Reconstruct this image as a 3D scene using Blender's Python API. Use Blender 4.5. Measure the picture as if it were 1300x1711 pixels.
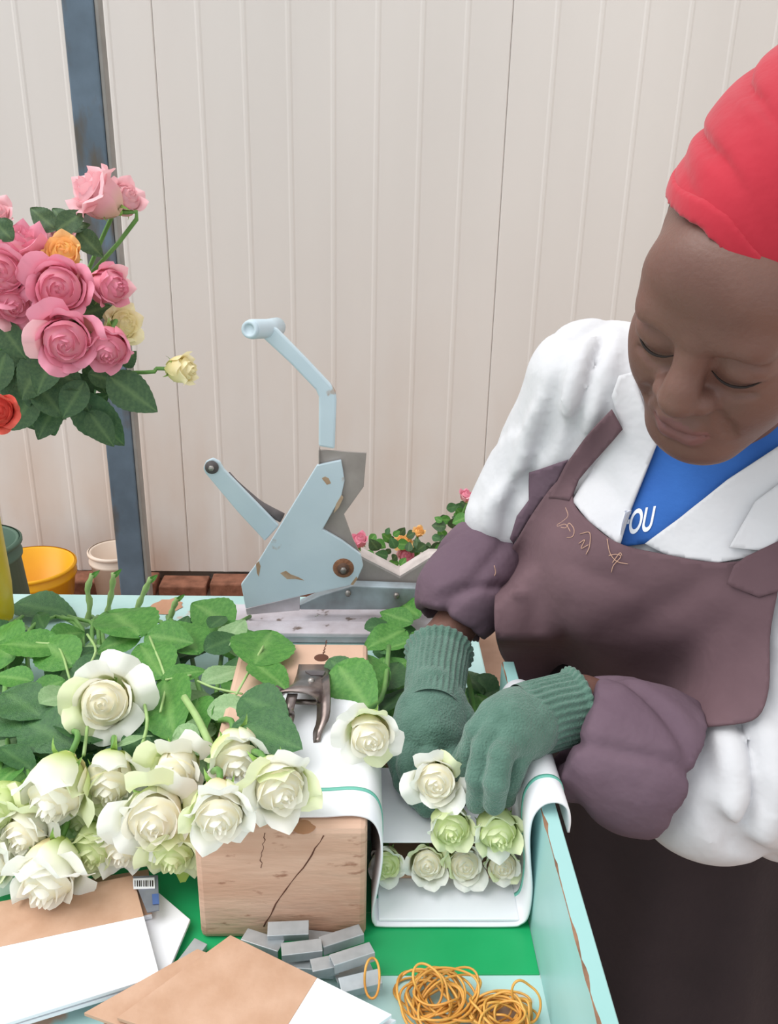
import bpy, bmesh, math, random
import numpy as np
from mathutils import Vector, Matrix
from mathutils.bvhtree import BVHTree
random.seed(7); rng = np.random.default_rng(7)
for o in list(bpy.data.objects): bpy.data.objects.remove(o)
COL = bpy.context.scene.collection
SC = bpy.context.scene

# ------------------------------------------------------------------ camera
FPX = 1480.0
th, ro, yw = math.radians(21.5), math.radians(1.3), math.radians(1.7)
CAM = Vector((0, 0, 1.55))
FW = Vector((math.sin(yw)*math.cos(th), math.cos(yw)*math.cos(th), -math.sin(th)))
r0 = Vector((math.cos(yw), -math.sin(yw), 0)); u0 = r0.cross(FW)
RT = r0*math.cos(ro)+u0*math.sin(ro); UP = u0*math.cos(ro)-r0*math.sin(ro)
cd = bpy.data.cameras.new('camera'); cam = bpy.data.objects.new('camera', cd); COL.objects.link(cam)
cd.sensor_fit = 'VERTICAL'; cd.sensor_height = 36; cd.lens = 36*FPX/1711; cd.clip_start = .02
M = Matrix((RT, UP, -FW)).transposed().to_4x4(); M.translation = CAM; cam.matrix_world = M
SC.camera = cam

# ------------------------------------------------------------------ light
w = bpy.data.worlds.new('world'); SC.world = w; w.use_nodes = True
bg = w.node_tree.nodes['Background']; bg.inputs[0].default_value = (.93, .97, 1, 1); bg.inputs[1].default_value = .90
def sun(name, direction, strength, angle, col):
    l = bpy.data.lights.new(name, 'SUN'); l.energy = strength; l.angle = math.radians(angle); l.color = col
    o = bpy.data.objects.new(name, l); COL.objects.link(o)
    o.rotation_euler = Vector(direction).to_track_quat('-Z', 'Y').to_euler(); o.location = (-2, 1, 4)
sun('daylight', (.50, .10, -.80), 2.0, 50, (1, .98, .95))
SC.view_settings.view_transform = 'Standard'; SC.view_settings.look = 'None'
SC.view_settings.gamma = 1; SC.view_settings.use_curve_mapping = False
SC.view_settings.exposure = .33

# ------------------------------------------------------------------ helpers
T = .85                                                     # table top height
def ray(px, py): return FW + RT*((px-650)/FPX) + UP*((855.5-py)/FPX)
def P(px, py, z=None, y=None, x=None):
    """the point of the place seen at a photograph position, on a plane of known height or distance"""
    d = ray(px, py)
    if z is not None: s = (z-CAM.z)/d.z
    elif y is not None: s = (y-CAM.y)/d.y
    else: s = (x-CAM.x)/d.x
    return CAM+d*s
def dep(p): return (p-CAM).dot(FW)
def lin(c):
    c /= 255.0
    return c/12.92 if c <= .04045 else ((c+.055)/1.055)**2.4
def S(r, g, b): return (lin(r), lin(g), lin(b), 1)
def nrm(v): return Vector(v).normalized()

def tag(o, label=None, cat=None, group=None, kind=None):
    if label: o['label'] = label
    if cat: o['category'] = cat
    if group: o['group'] = group
    if kind: o['kind'] = kind
    return o
ROOTM = {}
def thing(name, label, cat, loc=(0, 0, 0), R=None, group=None, kind=None):
    o = bpy.data.objects.new(name, None); COL.objects.link(o); o.empty_display_size = .03
    m = (R.to_4x4() if R is not None else Matrix.Identity(4)); m.translation = Vector(loc)
    o.matrix_world = m; ROOTM[o] = m
    return tag(o, label, cat, group, kind)
def inst(name, me, mat=None, parent=None, local=None, world=None):
    o = bpy.data.objects.new(name, me); COL.objects.link(o)
    if mat is not None and len(me.materials) and me.materials[0] is not mat:
        o.material_slots[0].link = 'OBJECT'; o.material_slots[0].material = mat
    if parent is not None:
        o.parent = parent
        if world is not None: local = ROOTM[parent].inverted() @ world
    elif world is not None: local = world
    m = local if local is not None else Matrix.Identity(4)
    o.matrix_basis = m
    ROOTM[o] = (ROOTM[parent] @ m) if parent is not None else m
    return o
def mkmesh(name, verts, faces, mat=None, smooth=True, attr=None):
    me = bpy.data.meshes.new(name)
    me.from_pydata([tuple(v) for v in verts] if not isinstance(verts, np.ndarray) else verts.tolist(), [], faces if not isinstance(faces, np.ndarray) else faces.tolist())
    if attr is not None:
        a = me.attributes.new('tint', 'FLOAT', 'POINT'); a.data.foreach_set('value', np.asarray(attr, dtype=np.float32))
    if smooth: me.polygons.foreach_set('use_smooth', [True]*len(me.polygons))
    if mat is not None: me.materials.append(mat)
    me.update(); return me
def part(name, verts, faces, mat, parent=None, smooth=True, attr=None, recalc=True):
    """world-space vertices, linked under its parent"""
    if parent is not None:
        inv = np.array(ROOTM[parent].inverted()); v = np.asarray([tuple(q) for q in verts], dtype=float)
        verts = v @ inv[:3, :3].T + inv[:3, 3]
    me = mkmesh(name, verts, faces, mat, smooth, attr)
    if recalc:
        bm = bmesh.new(); bm.from_mesh(me); bmesh.ops.recalc_face_normals(bm, faces=bm.faces); bm.to_mesh(me); bm.free()
    return inst(name, me, None, parent)
def bevel(o, wd=.002, seg=2, ang=30):
    m = o.modifiers.new('bevel', 'BEVEL'); m.width = wd; m.segments = seg; m.limit_method = 'ANGLE'; m.angle_limit = math.radians(ang); return o
def solid(o, t, off=0):
    m = o.modifiers.new('solid', 'SOLIDIFY'); m.thickness = t; m.offset = off; return o
def subd(o, n=1):
    m = o.modifiers.new('sub', 'SUBSURF'); m.levels = n; m.render_levels = n; return o
def boxv(lo, hi, Mx=None):
    v = [Vector((x, y, z)) for x in (lo[0], hi[0]) for y in (lo[1], hi[1]) for z in (lo[2], hi[2])]
    if Mx is not None: v = [Mx @ q for q in v]
    return v, [(0, 1, 3, 2), (4, 6, 7, 5), (0, 4, 5, 1), (2, 3, 7, 6), (0, 2, 6, 4), (1, 5, 7, 3)]
def box(name, lo, hi, mat, parent=None, bv=.0, Mx=None):
    v, f = boxv(lo, hi, Mx); o = part(name, v, f, mat, parent, smooth=False)
    if bv: bevel(o, bv)
    return o
def frame_at(t, ref=Vector((0, 0, 1))):
    t = t.normalized()
    if abs(t.dot(ref)) > .95: ref = Vector((1, 0, 0))
    a = ref.cross(t).normalized(); return a, t.cross(a)
def tube_geo(pts, rad, n=8, closed=False, caps=True, base=0):
    pts = [Vector(p) for p in pts]; m = len(pts); V = []; Fc = []
    if not hasattr(rad, '__len__'): rad = [rad]*m
    a = None
    for i, p in enumerate(pts):
        t = (pts[(i+1) % m]-pts[i-1]) if closed else pts[min(i+1, m-1)]-pts[max(i-1, 0)]
        t.normalize()
        if a is None: a, b = frame_at(t)
        else:
            a = (a-t*a.dot(t)).normalized(); b = t.cross(a)
        for k in range(n):
            q = 2*math.pi*k/n; V.append(p+(a*math.cos(q)+b*math.sin(q))*rad[i])
    for i in range(m if closed else m-1):
        j = (i+1) % m
        for k in range(n):
            l = (k+1) % n; Fc.append((base+i*n+k, base+i*n+l, base+j*n+l, base+j*n+k))
    if caps and not closed:
        Fc.append(tuple(base+k for k in range(n))[::-1]); Fc.append(tuple(base+(m-1)*n+k for k in range(n)))
    return V, Fc
def tube(name, pts, rad, mat, parent=None, n=8, closed=False):
    v, f = tube_geo(pts, rad, n, closed); return part(name, v, f, mat, parent)
def lathe(name, prof, c, mat, parent=None, n=40, axis=None):
    V = []; F = []; c = Vector(c); ax = nrm(axis) if axis is not None else Vector((0, 0, 1)); a, b = frame_at(ax)
    for r, z in prof:
        for k in range(n):
            q = 2*math.pi*k/n; V.append(c+ax*z+(a*math.cos(q)+b*math.sin(q))*r)
    for i in range(len(prof)-1):
        for k in range(n):
            l = (k+1) % n; F.append((i*n+k, i*n+l, (i+1)*n+l, (i+1)*n+k))
    return part(name, V, F, mat, parent)
def prism(name, poly, thick, mat, parent=None, bv=.001):
    """poly: world points of one plane, pushed back by the vector thick"""
    n = len(poly); V = [Vector(p) for p in poly]+[Vector(p)+Vector(thick) for p in poly]
    F = [tuple(range(n)), tuple(range(2*n-1, n-1, -1))]+[(i, i+n, (i+1) % n+n, (i+1) % n) for i in range(n)]
    o = part(name, V, F, mat, parent, smooth=False)
    if bv: bevel(o, bv, 2)
    return o
def spline(pts, n):
    """Catmull-Rom through points"""
    p = [Vector(q) for q in pts]; p = [p[0]*2-p[1]]+p+[p[-1]*2-p[-2]]; out = []
    m = len(p)-3
    for i in range(n):
        u = i/(n-1)*m; k = min(int(u), m-1); t = u-k; a, b, c, d = p[k:k+4]
        out.append(.5*((2*b)+(c-a)*t+(2*a-5*b+4*c-d)*t*t+(3*b-a-3*c+d)*t**3))
    return out

# ------------------------------------------------------------------ materials
def pm(name, c1, c2=None, scale=8, rough=.6, bump=0, bscale=None, metal=0, spec=.4, detail=4, stretch=(1, 1, 1), lo=.35, hi=.65, sss=0, sheen=0):
    m = bpy.data.materials.new(name); m.use_nodes = True; nt = m.node_tree; N = nt.nodes; L = nt.links
    b = N['Principled BSDF']; b.inputs['Roughness'].default_value = rough; b.inputs['Metallic'].default_value = metal
    b.inputs['Specular IOR Level'].default_value = spec; b.inputs['Base Color'].default_value = c1
    if sss: b.inputs['Subsurface Weight'].default_value = sss; b.inputs['Subsurface Scale'].default_value = .006
    if sheen: b.inputs['Sheen Weight'].default_value = sheen
    tc = N.new('ShaderNodeTexCoord'); mp = N.new('ShaderNodeMapping'); mp.inputs['Scale'].default_value = stretch
    L.new(tc.outputs['Object'], mp.inputs[0])
    if c2 is not None:
        t = N.new('ShaderNodeTexNoise'); t.inputs['Scale'].default_value = scale; t.inputs['Detail'].default_value = detail
        L.new(mp.outputs[0], t.inputs[0])
        r = N.new('ShaderNodeValToRGB'); r.color_ramp.elements[0].position = lo; r.color_ramp.elements[1].position = hi
        r.color_ramp.elements[0].color = c1; r.color_ramp.elements[1].color = c2
        L.new(t.outputs[0], r.inputs[0]); L.new(r.outputs[0], b.inputs['Base Color'])
    if bump:
        t2 = N.new('ShaderNodeTexNoise'); t2.inputs['Scale'].default_value = bscale or scale*4; t2.inputs['Detail'].default_value = 3
        L.new(mp.outputs[0], t2.inputs[0]); bp = N.new('ShaderNodeBump'); bp.inputs['Strength'].default_value = bump; bp.inputs['Distance'].default_value = .006
        L.new(t2.outputs[0], bp.inputs['Height']); L.new(bp.outputs[0], b.inputs['Normal'])
    return m
def layer(m, col, scale, lo, hi, stretch=(1, 1, 1), expr=None):
    """lay a second paint / stain / wear / bounce light colour over a material with a noise mask"""
    nt = m.node_tree; N = nt.nodes; L = nt.links; b = N['Principled BSDF']; inp = b.inputs['Base Color']
    mix = N.new('ShaderNodeMix'); mix.data_type = 'RGBA'
    if inp.is_linked: L.new(inp.links[0].from_socket, mix.inputs[6])
    else: mix.inputs[6].default_value = inp.default_value
    mix.inputs[7].default_value = col
    tc = N.new('ShaderNodeTexCoord'); mp = N.new('ShaderNodeMapping'); mp.inputs['Scale'].default_value = stretch
    L.new(tc.outputs['Object'], mp.inputs[0]); t = N.new('ShaderNodeTexNoise'); t.inputs['Scale'].default_value = scale; t.inputs['Detail'].default_value = 5
    L.new(mp.outputs[0], t.inputs[0]); mr = N.new('ShaderNodeMapRange'); mr.inputs[1].default_value = lo; mr.inputs[2].default_value = hi
    L.new(t.outputs[0], mr.inputs[0]); f = mr.outputs[0]
    if expr: f = expr(N, L, tc, t, mr)
    L.new(f, mix.inputs[0]); L.new(mix.outputs[2], inp); return m
def math2(N, L, op, a, b=None):
    n = N.new('ShaderNodeMath'); n.operation = op
    for i, q in enumerate((a, b)):
        if q is None: continue
        if isinstance(q, (int, float)): n.inputs[i].default_value = q
        else: L.new(q, n.inputs[i])
    return n.outputs[0]
def petal_mat(name, base, tip, mid=None, rough=.55, tr=.28):
    m = bpy.data.materials.new(name); m.use_nodes = True; nt = m.node_tree; N = nt.nodes; L = nt.links; b = N['Principled BSDF']
    at = N.new('ShaderNodeAttribute'); at.attribute_name = 'tint'
    r = N.new('ShaderNodeValToRGB'); e = r.color_ramp.elements; e[0].position = .12; e[1].position = .85; e[0].color = base; e[1].color = tip
    if mid: k = e.new(.5); k.color = mid
    L.new(at.outputs['Fac'], r.inputs[0]); L.new(r.outputs[0], b.inputs['Base Color']); b.inputs['Roughness'].default_value = rough; b.inputs['Specular IOR Level'].default_value = .25
    t = N.new('ShaderNodeBsdfTranslucent'); L.new(r.outputs[0], t.inputs[0]); mx = N.new('ShaderNodeMixShader'); mx.inputs[0].default_value = tr
    out = N['Material Output']; L.new(b.outputs[0], mx.inputs[1]); L.new(t.outputs[0], mx.inputs[2]); L.new(mx.outputs[0], out.inputs[0]); return m
def leaf_mat(name, c1, c2, vein, rough=.45):
    m = pm(name, c1, c2, 22, rough, .25, 60, spec=.45); nt = m.node_tree; N = nt.nodes; L = nt.links; b = N['Principled BSDF']
    at = N.new('ShaderNodeAttribute'); at.attribute_name = 'tint'; mix = N.new('ShaderNodeMix'); mix.data_type = 'RGBA'
    L.new(b.inputs['Base Color'].links[0].from_socket, mix.inputs[6]); mix.inputs[7].default_value = vein
    L.new(at.outputs['Fac'], mix.inputs[0]); L.new(mix.outputs[2], b.inputs['Base Color'])
    t = N.new('ShaderNodeBsdfTranslucent'); L.new(mix.outputs[2], t.inputs[0]); mx = N.new('ShaderNodeMixShader'); mx.inputs[0].default_value = .22
    out = N['Material Output']; L.new(b.outputs[0], mx.inputs[1]); L.new(t.outputs[0], mx.inputs[2]); L.new(mx.outputs[0], out.inputs[0]); return m

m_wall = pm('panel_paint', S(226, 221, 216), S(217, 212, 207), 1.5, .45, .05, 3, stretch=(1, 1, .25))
layer(m_wall, S(205, 178, 158), 3, .45, .75, (1, 1, .4), lambda N, L, tc, t, mr: (lambda sx: math2(N, L, 'MULTIPLY', mr.outputs[0], math2(N, L, 'SUBTRACT', 1.0, math2(N, L, 'MULTIPLY', sx, .9))))((lambda s: (L.new(tc.outputs['Object'], s.inputs[0]), s.outputs[2])[1])(N.new('ShaderNodeSeparateXYZ'))))  # warm bounce from the floor painted into the wall colour, fading upward
m_floor = pm('red_concrete', S(168, 138, 120), S(146, 116, 98), 6, .8, .3)
m_kerb = pm('kerb_brick', S(158, 106, 84), S(120, 78, 60), 20, .85, .4)
m_post = pm('post_paint', S(98, 116, 132), S(84, 100, 114), 10, .5, .1)
layer(m_post, S(88, 84, 78), 12, .52, .62, (1, 1, .35))
m_postlip = pm('post_lip_paint', S(150, 148, 144), S(132, 130, 126), 10, .5)
m_aqua = pm('aqua_paint', S(182, 214, 212), S(168, 203, 201), 14, .42, .12, 40)
layer(m_aqua, S(196, 160, 140), 9, .66, .69)
m_board = pm('side_board_paint', S(158, 202, 200), S(144, 190, 187), 7, .4, .1, 30, stretch=(1, .4, 1))
m_rawwood = pm('raw_wood', S(196, 150, 122), S(172, 122, 94), 14, .8, .4, 50, stretch=(1, .3, 1))
m_block = pm('block_wood', S(212, 178, 156), S(184, 144, 120), 14, .7, .3, 60, stretch=(.5, .25, 2.2), detail=9, lo=.3, hi=.7)
layer(m_block, S(150, 108, 86), 70, .64, .74, (.6, .3, 1.5)); layer(m_block, S(170, 124, 100), 6, .52, .75, (1, .5, 1.5))
m_dark = pm('crack_dark', S(92, 58, 44), rough=.9)
m_green = pm('green_paint', S(38, 168, 104), S(24, 156, 92), 8, .35, .06, 50)
layer(m_green, S(150, 214, 180), 45, .71, .73, (.5, 1, 1))
m_white = pm('white_card', S(240, 241, 246), S(233, 235, 242), 12, .45)
m_sheet = pm('white_sheet', S(243, 244, 248), S(238, 240, 246), 10, .38, spec=.5)
m_stripe = pm('green_print', S(112, 190, 172), rough=.45)
m_kraft = pm('kraft_card', S(198, 162, 138), S(186, 148, 122), 30, .8, .12, 90)
m_zinc = pm('zinc', S(192, 198, 202), S(158, 164, 168), 30, .42, metal=.45, spec=.5)
m_band = pm('rubber', S(222, 168, 84), S(204, 140, 60), 25, .4, sss=.2)
m_nickel = pm('worn_nickel', S(150, 138, 134), S(108, 96, 92), 40, .3, metal=.85)
m_blue = pm('pale_blue_enamel', S(200, 217, 226), S(190, 208, 218), 9, .45, .08)
layer(m_blue, S(164, 128, 96), 22, .66, .74)
m_steel = pm('grey_steel', S(168, 160, 155), S(146, 138, 133), 18, .5, .1, metal=.1)
m_steelb = pm('bluegrey_steel', S(170, 184, 192), S(126, 128, 130), 14, .5, .1, metal=.2)
m_rust = pm('rust', S(156, 112, 84), S(120, 80, 60), 60, .9, .4)
m_bolt = pm('bolt', S(176, 172, 168), S(120, 112, 106), 50, .4, metal=.7)
m_spring = pm('dark_rubber', S(104, 98, 98), S(84, 78, 80), 30, .6)
m_whitewood = pm('flaking_white_paint', S(214, 208, 216), S(190, 180, 186), 20, .6, .2)
layer(m_whitewood, S(120, 104, 98), 40, .64, .7)
m_yellow = pm('yellow_plastic', S(240, 176, 22), S(232, 164, 14), 5, .35)
m_vase = pm('lime_yellow_plastic', S(206, 188, 42), S(196, 172, 34), 4, .3, sss=.1)
m_whiteplastic = pm('milky_plastic', S(226, 208, 192), S(216, 196, 180), 5, .4)
m_dgreen = pm('dark_green_plastic', S(74, 100, 84), rough=.5)
m_skin = pm('skin', S(114, 82, 72), S(104, 73, 64), 16, .48, .10, 260, spec=.4, sss=.12)
m_lip = pm('lip', S(120, 80, 76), S(106, 70, 68), 30, .45)
m_lash = pm('lash', S(34, 24, 22), rough=.7)
m_red = pm('red_jersey', S(178, 30, 50), S(168, 26, 46), 12, .8, .25, 40, sheen=.2)
m_coat = pm('white_cotton', S(208, 208, 211), S(201, 201, 205), 8, .8, .55, 26)
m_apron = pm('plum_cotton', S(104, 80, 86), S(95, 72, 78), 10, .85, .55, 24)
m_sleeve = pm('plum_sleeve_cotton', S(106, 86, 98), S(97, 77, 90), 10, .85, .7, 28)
m_apronlow = pm('shaded_plum_cotton', S(50, 40, 43), S(44, 35, 38), 10, .9, .12, 120)  # the plum apron cloth again, with the shade down there put into its colour
m_thread = pm('tan_thread', S(196, 158, 136), rough=.8)
m_stitch = pm('dark_thread', S(60, 44, 50), rough=.8)
m_shirt = pm('blue_jersey', S(46, 100, 176), S(38, 88, 162), 10, .8, .1, 200)
m_print = pm('white_print', S(238, 242, 248), rough=.6)
m_glove = pm('green_knit', S(88, 122, 108), S(76, 110, 96), 60, .9, .5, 420, sheen=.3)
m_hair = pm('hair', S(40, 32, 30), S(28, 22, 20), 90, .8, .6)
m_trouser = pm('dark_cloth', S(48, 42, 46), S(40, 34, 38), 20, .9)
m_shoe = pm('shoe', S(40, 36, 36), rough=.6)
m_stem = pm('stem_green', S(112, 158, 84), S(92, 138, 66), 30, .5)
m_calyx = pm('calyx_green', S(150, 186, 98), S(124, 168, 78), 30, .5)
m_stalk = pm('pale_stalk', S(168, 196, 132), S(148, 180, 110), 40, .5)
m_leaf = leaf_mat('leaf_green', S(92, 152, 66), S(72, 134, 54), S(146, 190, 108))
m_leafd = leaf_mat('leaf_dark', S(70, 116, 66), S(56, 100, 58), S(104, 148, 88))
m_leafp = leaf_mat('leaf_underside', S(156, 190, 138), S(140, 176, 124), S(186, 212, 166), .6)
m_leafb = leaf_mat('leaf_bouquet', S(74, 104, 66), S(58, 90, 58), S(120, 150, 96))
m_pw = petal_mat('petal_white', S(196, 216, 120), S(250, 250, 244), S(244, 246, 222))
m_pwi = petal_mat('petal_white_heart', S(246, 228, 170), S(254, 252, 243), S(252, 244, 214))
m_pg = petal_mat('petal_greenish', S(180, 206, 104), S(240, 246, 206), S(222, 236, 168))
m_pp = petal_mat('petal_pink', S(240, 176, 160), S(240, 160, 182), S(238, 152, 170))
m_ppl = petal_mat('petal_pale_pink', S(242, 206, 186), S(246, 196, 202), S(242, 186, 194))
m_po = petal_mat('petal_peach', S(246, 196, 110), S(252, 206, 140), S(248, 190, 106))
m_pc = petal_mat('petal_cream', S(226, 222, 150), S(250, 240, 200), S(246, 232, 176))
m_pr = petal_mat('petal_coral', S(236, 110, 90), S(238, 106, 92), S(232, 92, 82))

# ================================================================== the setting
WY = 3.13
wall = thing('wall_back', None, None, (0, WY, 0), kind='structure')
# sandwich panels, shallow ribs pressed into each, a joint between neighbours
jx = P(832, 420, y=WY).x; PW = 1.12
for i in range(-3, 2):
    x0 = jx+(i-1)*PW; prof = [(x0+.0005, .004), (x0+.004, 0)]
    nr = 8
    for k in range(1, nr):
        c = x0+PW*k/nr; prof += [(c-.010, 0), (c-.004, -.0022), (c+.004, -.0022), (c+.010, 0)]
    prof += [(x0+PW-.004, 0), (x0+PW-.0005, .004)]
    V = []; F = []
    for (x, d) in prof: V += [Vector((x, WY+d, .06)), Vector((x, WY+d, 4.2))]
    for k in range(len(prof)-1): F.append((2*k, 2*k+2, 2*k+3, 2*k+1))
    n = len(V); V += [Vector((x0+.0005, WY+.06, .06)), Vector((x0+.0005, WY+.06, 4.2)), Vector((x0+PW-.0005, WY+.06, .06)), Vector((x0+PW-.0005, WY+.06, 4.2))]
    F += [(n, 0, 1, n+1), (n-2, n+2, n+3, n-1), (n+2, n, n+1, n+3)]
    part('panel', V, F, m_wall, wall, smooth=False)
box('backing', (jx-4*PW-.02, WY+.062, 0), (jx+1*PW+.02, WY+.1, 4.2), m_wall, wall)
fl = box('floor', (-5, -1.5, -.06), (4, WY+.1, 0), m_floor); tag(fl, kind='structure')
wr = thing('wall_right_added', None, None, (1.75, 0, 0), kind='structure')  # unseen side wall, added to cut the light coming from the right
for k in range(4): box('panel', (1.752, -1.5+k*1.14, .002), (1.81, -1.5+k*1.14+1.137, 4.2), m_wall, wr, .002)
kerb = thing('trim_1', None, None, (0, WY-.05, 0), kind='structure')
x = -4.6; k = 0
while x < 1.5:
    L = random.uniform(.18, .26); d = random.uniform(-.012, .012)
    box('brick', (x, WY-.105+d, 0), (x+L-.014, WY-.003, .052+random.uniform(-.008, .01)), m_kerb, kerb, .006); x += L
# steel post in front of the panels
PY = 2.62
pa, pb = P(101, 40, y=PY), P(228, 960, y=PY)
pxl = P(192, 900, y=PY).x; pxr = P(232, 960, y=PY).x
post = thing('steel_post', 'blue grey steel post standing before the white wall panels', 'post', (pxl+.05, PY+.05, 0))
pw = .108
box('web', (pxl, PY, 0), (pxl+.082, PY+.05, 4.2), m_post, post, .004)
box('flange', (pxl+.0825, PY+.004, 0), (pxl+.094, PY+.05, 4.2), m_postlip, post, .003)

# ------------------------------------------------------------------ the work table
XR, XL, YF, YB = .1835, -1.35, .30, 1.375
tb = thing('work_table', 'aqua painted wooden packing table with a green painted band', 'table', (-.55, .85, 0))
top = box('table_top', (XL, YF, T-.035), (XR, YB, T), m_aqua, tb, .003)
gy0, gy1 = P(760, 1630, z=T).y, .78
box('green_band', (XL+.002, gy0, T-.001), (.168, gy1, T+.0012), m_green, tb, .0006)
V, F = boxv((.1685, YF, T+.0005), (.1835, .93, .99))
# the side board on edge: long grid with chipped upper inner edge
n = 90; V = []; F = []; ys = np.linspace(YF, .93, n); chip = np.abs(np.convolve(rng.normal(0, 1, n), [.3, .4, .3], 'same'))
for i, y in enumerate(ys):
    c = .0006+.0019*max(0, chip[i]-.12)*(1+1.2*math.exp(-((y-.62)/.05)**2))
    for (xx, zz) in ((.1685, T+.0005), (.1685, .99-c*1.3), (.1685+c, .99), (.1835-.0008, .99), (.1835, .9892), (.1835, T+.0005)): V.append(Vector((xx, y, zz)))
mi = []
for i in range(n-1):
    for k in range(6):
        l = (k+1) % 6; F.append((i*6+k, i*6+l, i*6+6+l, i*6+6+k)); mi.append(1 if k == 1 else 0)
F += [tuple(range(6)), tuple(range((n-1)*6, n*6))]; mi += [0, 0]
sb = part('side_board', V, F, m_board, tb, smooth=False); sb.data.materials.append(pm('chipped_edge', S(150, 112, 88), S(110, 80, 62), 60, .9))
for p_, q_ in zip(sb.data.polygons, mi): p_.material_index = q_
for (lx, ly) in ((XL+.05, YF+.05), (XR-.11, YF+.05), (XL+.05, YB-.11), (XR-.11, YB-.11)):
    box('leg', (lx, ly, 0), (lx+.06, ly+.06, T-.036), m_board, tb, .003)
box('apron_rail', (XL+.115, YB-.09, T-.12), (XR-.115, YB-.065, T-.036), m_board, tb, .002)
box('apron_rail', (XL+.115, YF+.06, T-.12), (XR-.115, YF+.085, T-.036), m_board, tb, .002)
# worn bare patches on the far edge of the top
for (ax, ay, bx_, by_) in ((258, 1000, 298, 1030), (430, 1052, 640, 1062)):
    a, b = P(ax, ay, z=T), P(bx_, by_, z=T); c = (a+b)/2; rx, ry = abs(b.x-a.x)/2, abs(b.y-a.y)/2
    V = [Vector((c.x+rx*math.cos(q)*random.uniform(.8, 1.1), c.y+ry*math.sin(q)*random.uniform(.8, 1.1), T+.0009)) for q in np.linspace(0, 2*math.pi, 24, endpoint=False)]
    part('bare_wood_patch', V, [tuple(range(24))], m_rawwood, tb, smooth=False)

# ------------------------------------------------------------------ wooden guide block, lined trough
BX0, BX1, BY0, BY1, BZ = -.153, .006, .646, .981, .985
blk = thing('wooden_block', 'brown wooden guide block with cracked front face', 'block', ((BX0+BX1)/2, (BY0+BY1)/2, T))
box('body', (BX0, BY0, T+.0015), (BX1, BY1, BZ), m_block, blk, .006)
def crack(pts, wd=.0008):
    pts = spline(pts, 16); pts = [p+Vector((random.uniform(-.0011, .0011), 0, 0)) for p in pts]; v, f = tube_geo(pts, [wd*random.uniform(.4, 1.2) for _ in pts], 5); part('crack', v, f, m_dark, blk)
crack([P(540, 1376+20, y=BY0), P(505, 1450, y=BY0), P(462, 1510, y=BY0), P(440, 1548, y=BY0)], .0007)
crack([P(444, 1392, y=BY0), P(438, 1420, y=BY0), P(436, 1450, y=BY0)], .0005)
crack([P(545, 1070, z=BZ), P(543, 1085, z=BZ), P(538, 1098, z=BZ)], .0009)
kc = P(537, 1099, z=BZ); lathe('knot', [(0, .0012), (.006, .001), (.009, 0)], kc, m_dark, blk, 14)
kc = P(508, 1380, z=BZ-.001); lathe('knot', [(0, .0014), (.007, .001), (.011, 0)], kc, pm('knot_brown', S(160, 116, 84)), blk, 14)
cp = thing('wooden_crosspiece', 'short brown wooden crosspiece in the trough behind the white card', 'wood', (.085, .876, T))
box('plank', (.014, .868, T+.006), (.160, .884, T+.058), m_block, cp, .002)

def sheet_from_profile(name, prof, y0, y1, mat, parent, th=.0022, ny=8, sag=None):
    V = []; F = []; n = len(prof)
    for j in range(ny):
        y = y0+(y1-y0)*j/(ny-1)
        for p in prof: V.append(Vector((p[0], y, p[1])))
    for j in range(ny-1):
        for i in range(n-1): F.append((j*n+i, j*n+i+1, (j+1)*n+i+1, (j+1)*n+i))
    o = part(name, V, F, mat, parent); solid(o, th); return o
SY0, SY1 = .658, .865
def cr2(pts, n): return [(q.x, q.y) for q in spline([Vector((a, b, 0)) for a, b in pts], n)]
prof = cr2([(-.132, BZ+.0025), (-.07, BZ+.0025), (-.035, BZ+.003), (-.006, BZ+.0045), (.0105, BZ-.002), (.0185, BZ-.02), (.0200, BZ-.05), (.0160, BZ-.085), (.0125, T+.022), (.0145, T+.008), (.024, T+.0042),
            (.08, T+.004), (.145, T+.004), (.158, T+.007), (.1645, T+.018), (.1655, T+.05), (.161, T+.085), (.158, T+.115), (.1595, T+.138), (.168, T+.152), (.181, T+.155), (.191, T+.148), (.1945, T+.134), (.1945, T+.120)], 120)
sh = thing('wrapping_sheet', 'white corrugated wrapping sheet lining the trough, curling over block and side board', 'sheet', (.085, .76, T))
sheet_from_profile('sheet', prof, SY0, SY1, m_sheet, sh)
pr2 = [(prof[i][0], prof[i][1]) for i in range(len(prof))]
def offs(pr, d):
    out = []
    for i in range(len(pr)):
        a, b = pr[max(i-1, 0)], pr[min(i+1, len(pr)-1)]; tx, tz = b[0]-a[0], b[1]-a[1]; l = math.hypot(tx, tz) or 1
        out.append((pr[i][0]-tz/l*d, pr[i][1]+tx/l*d))
    return out
sheet_from_profile('green_line', offs(prof, .0015), .692, .6965, m_stripe, sh, .0006, 2)
# the sheet lies doubled at the trough bottom: loose white liner with a rolled front edge
ln = thing('trough_liner_card', 'white card liner flat at the front of the trough floor', 'card', (.085, .70, T))
box('card', (.0185, .662, T+.0062), (.1575, .84, T+.0092), m_white, ln, .0012)
kr = thing('kraft_strip', 'narrow kraft card strip under the bottom row of white roses', 'card', (.085, .74, T))
box('strip', (.019, .715, T+.0096), (.1575, .835, T+.0136), m_kraft, kr, .0008)
dv = thing('divider_card', 'white divider card between the two layers of roses in the trough', 'card', (.085, .77, T+.058))
box('card', (.0165, .712, T+.0585), (.1535, .83, T+.0605), m_white, dv, .0006)

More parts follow.
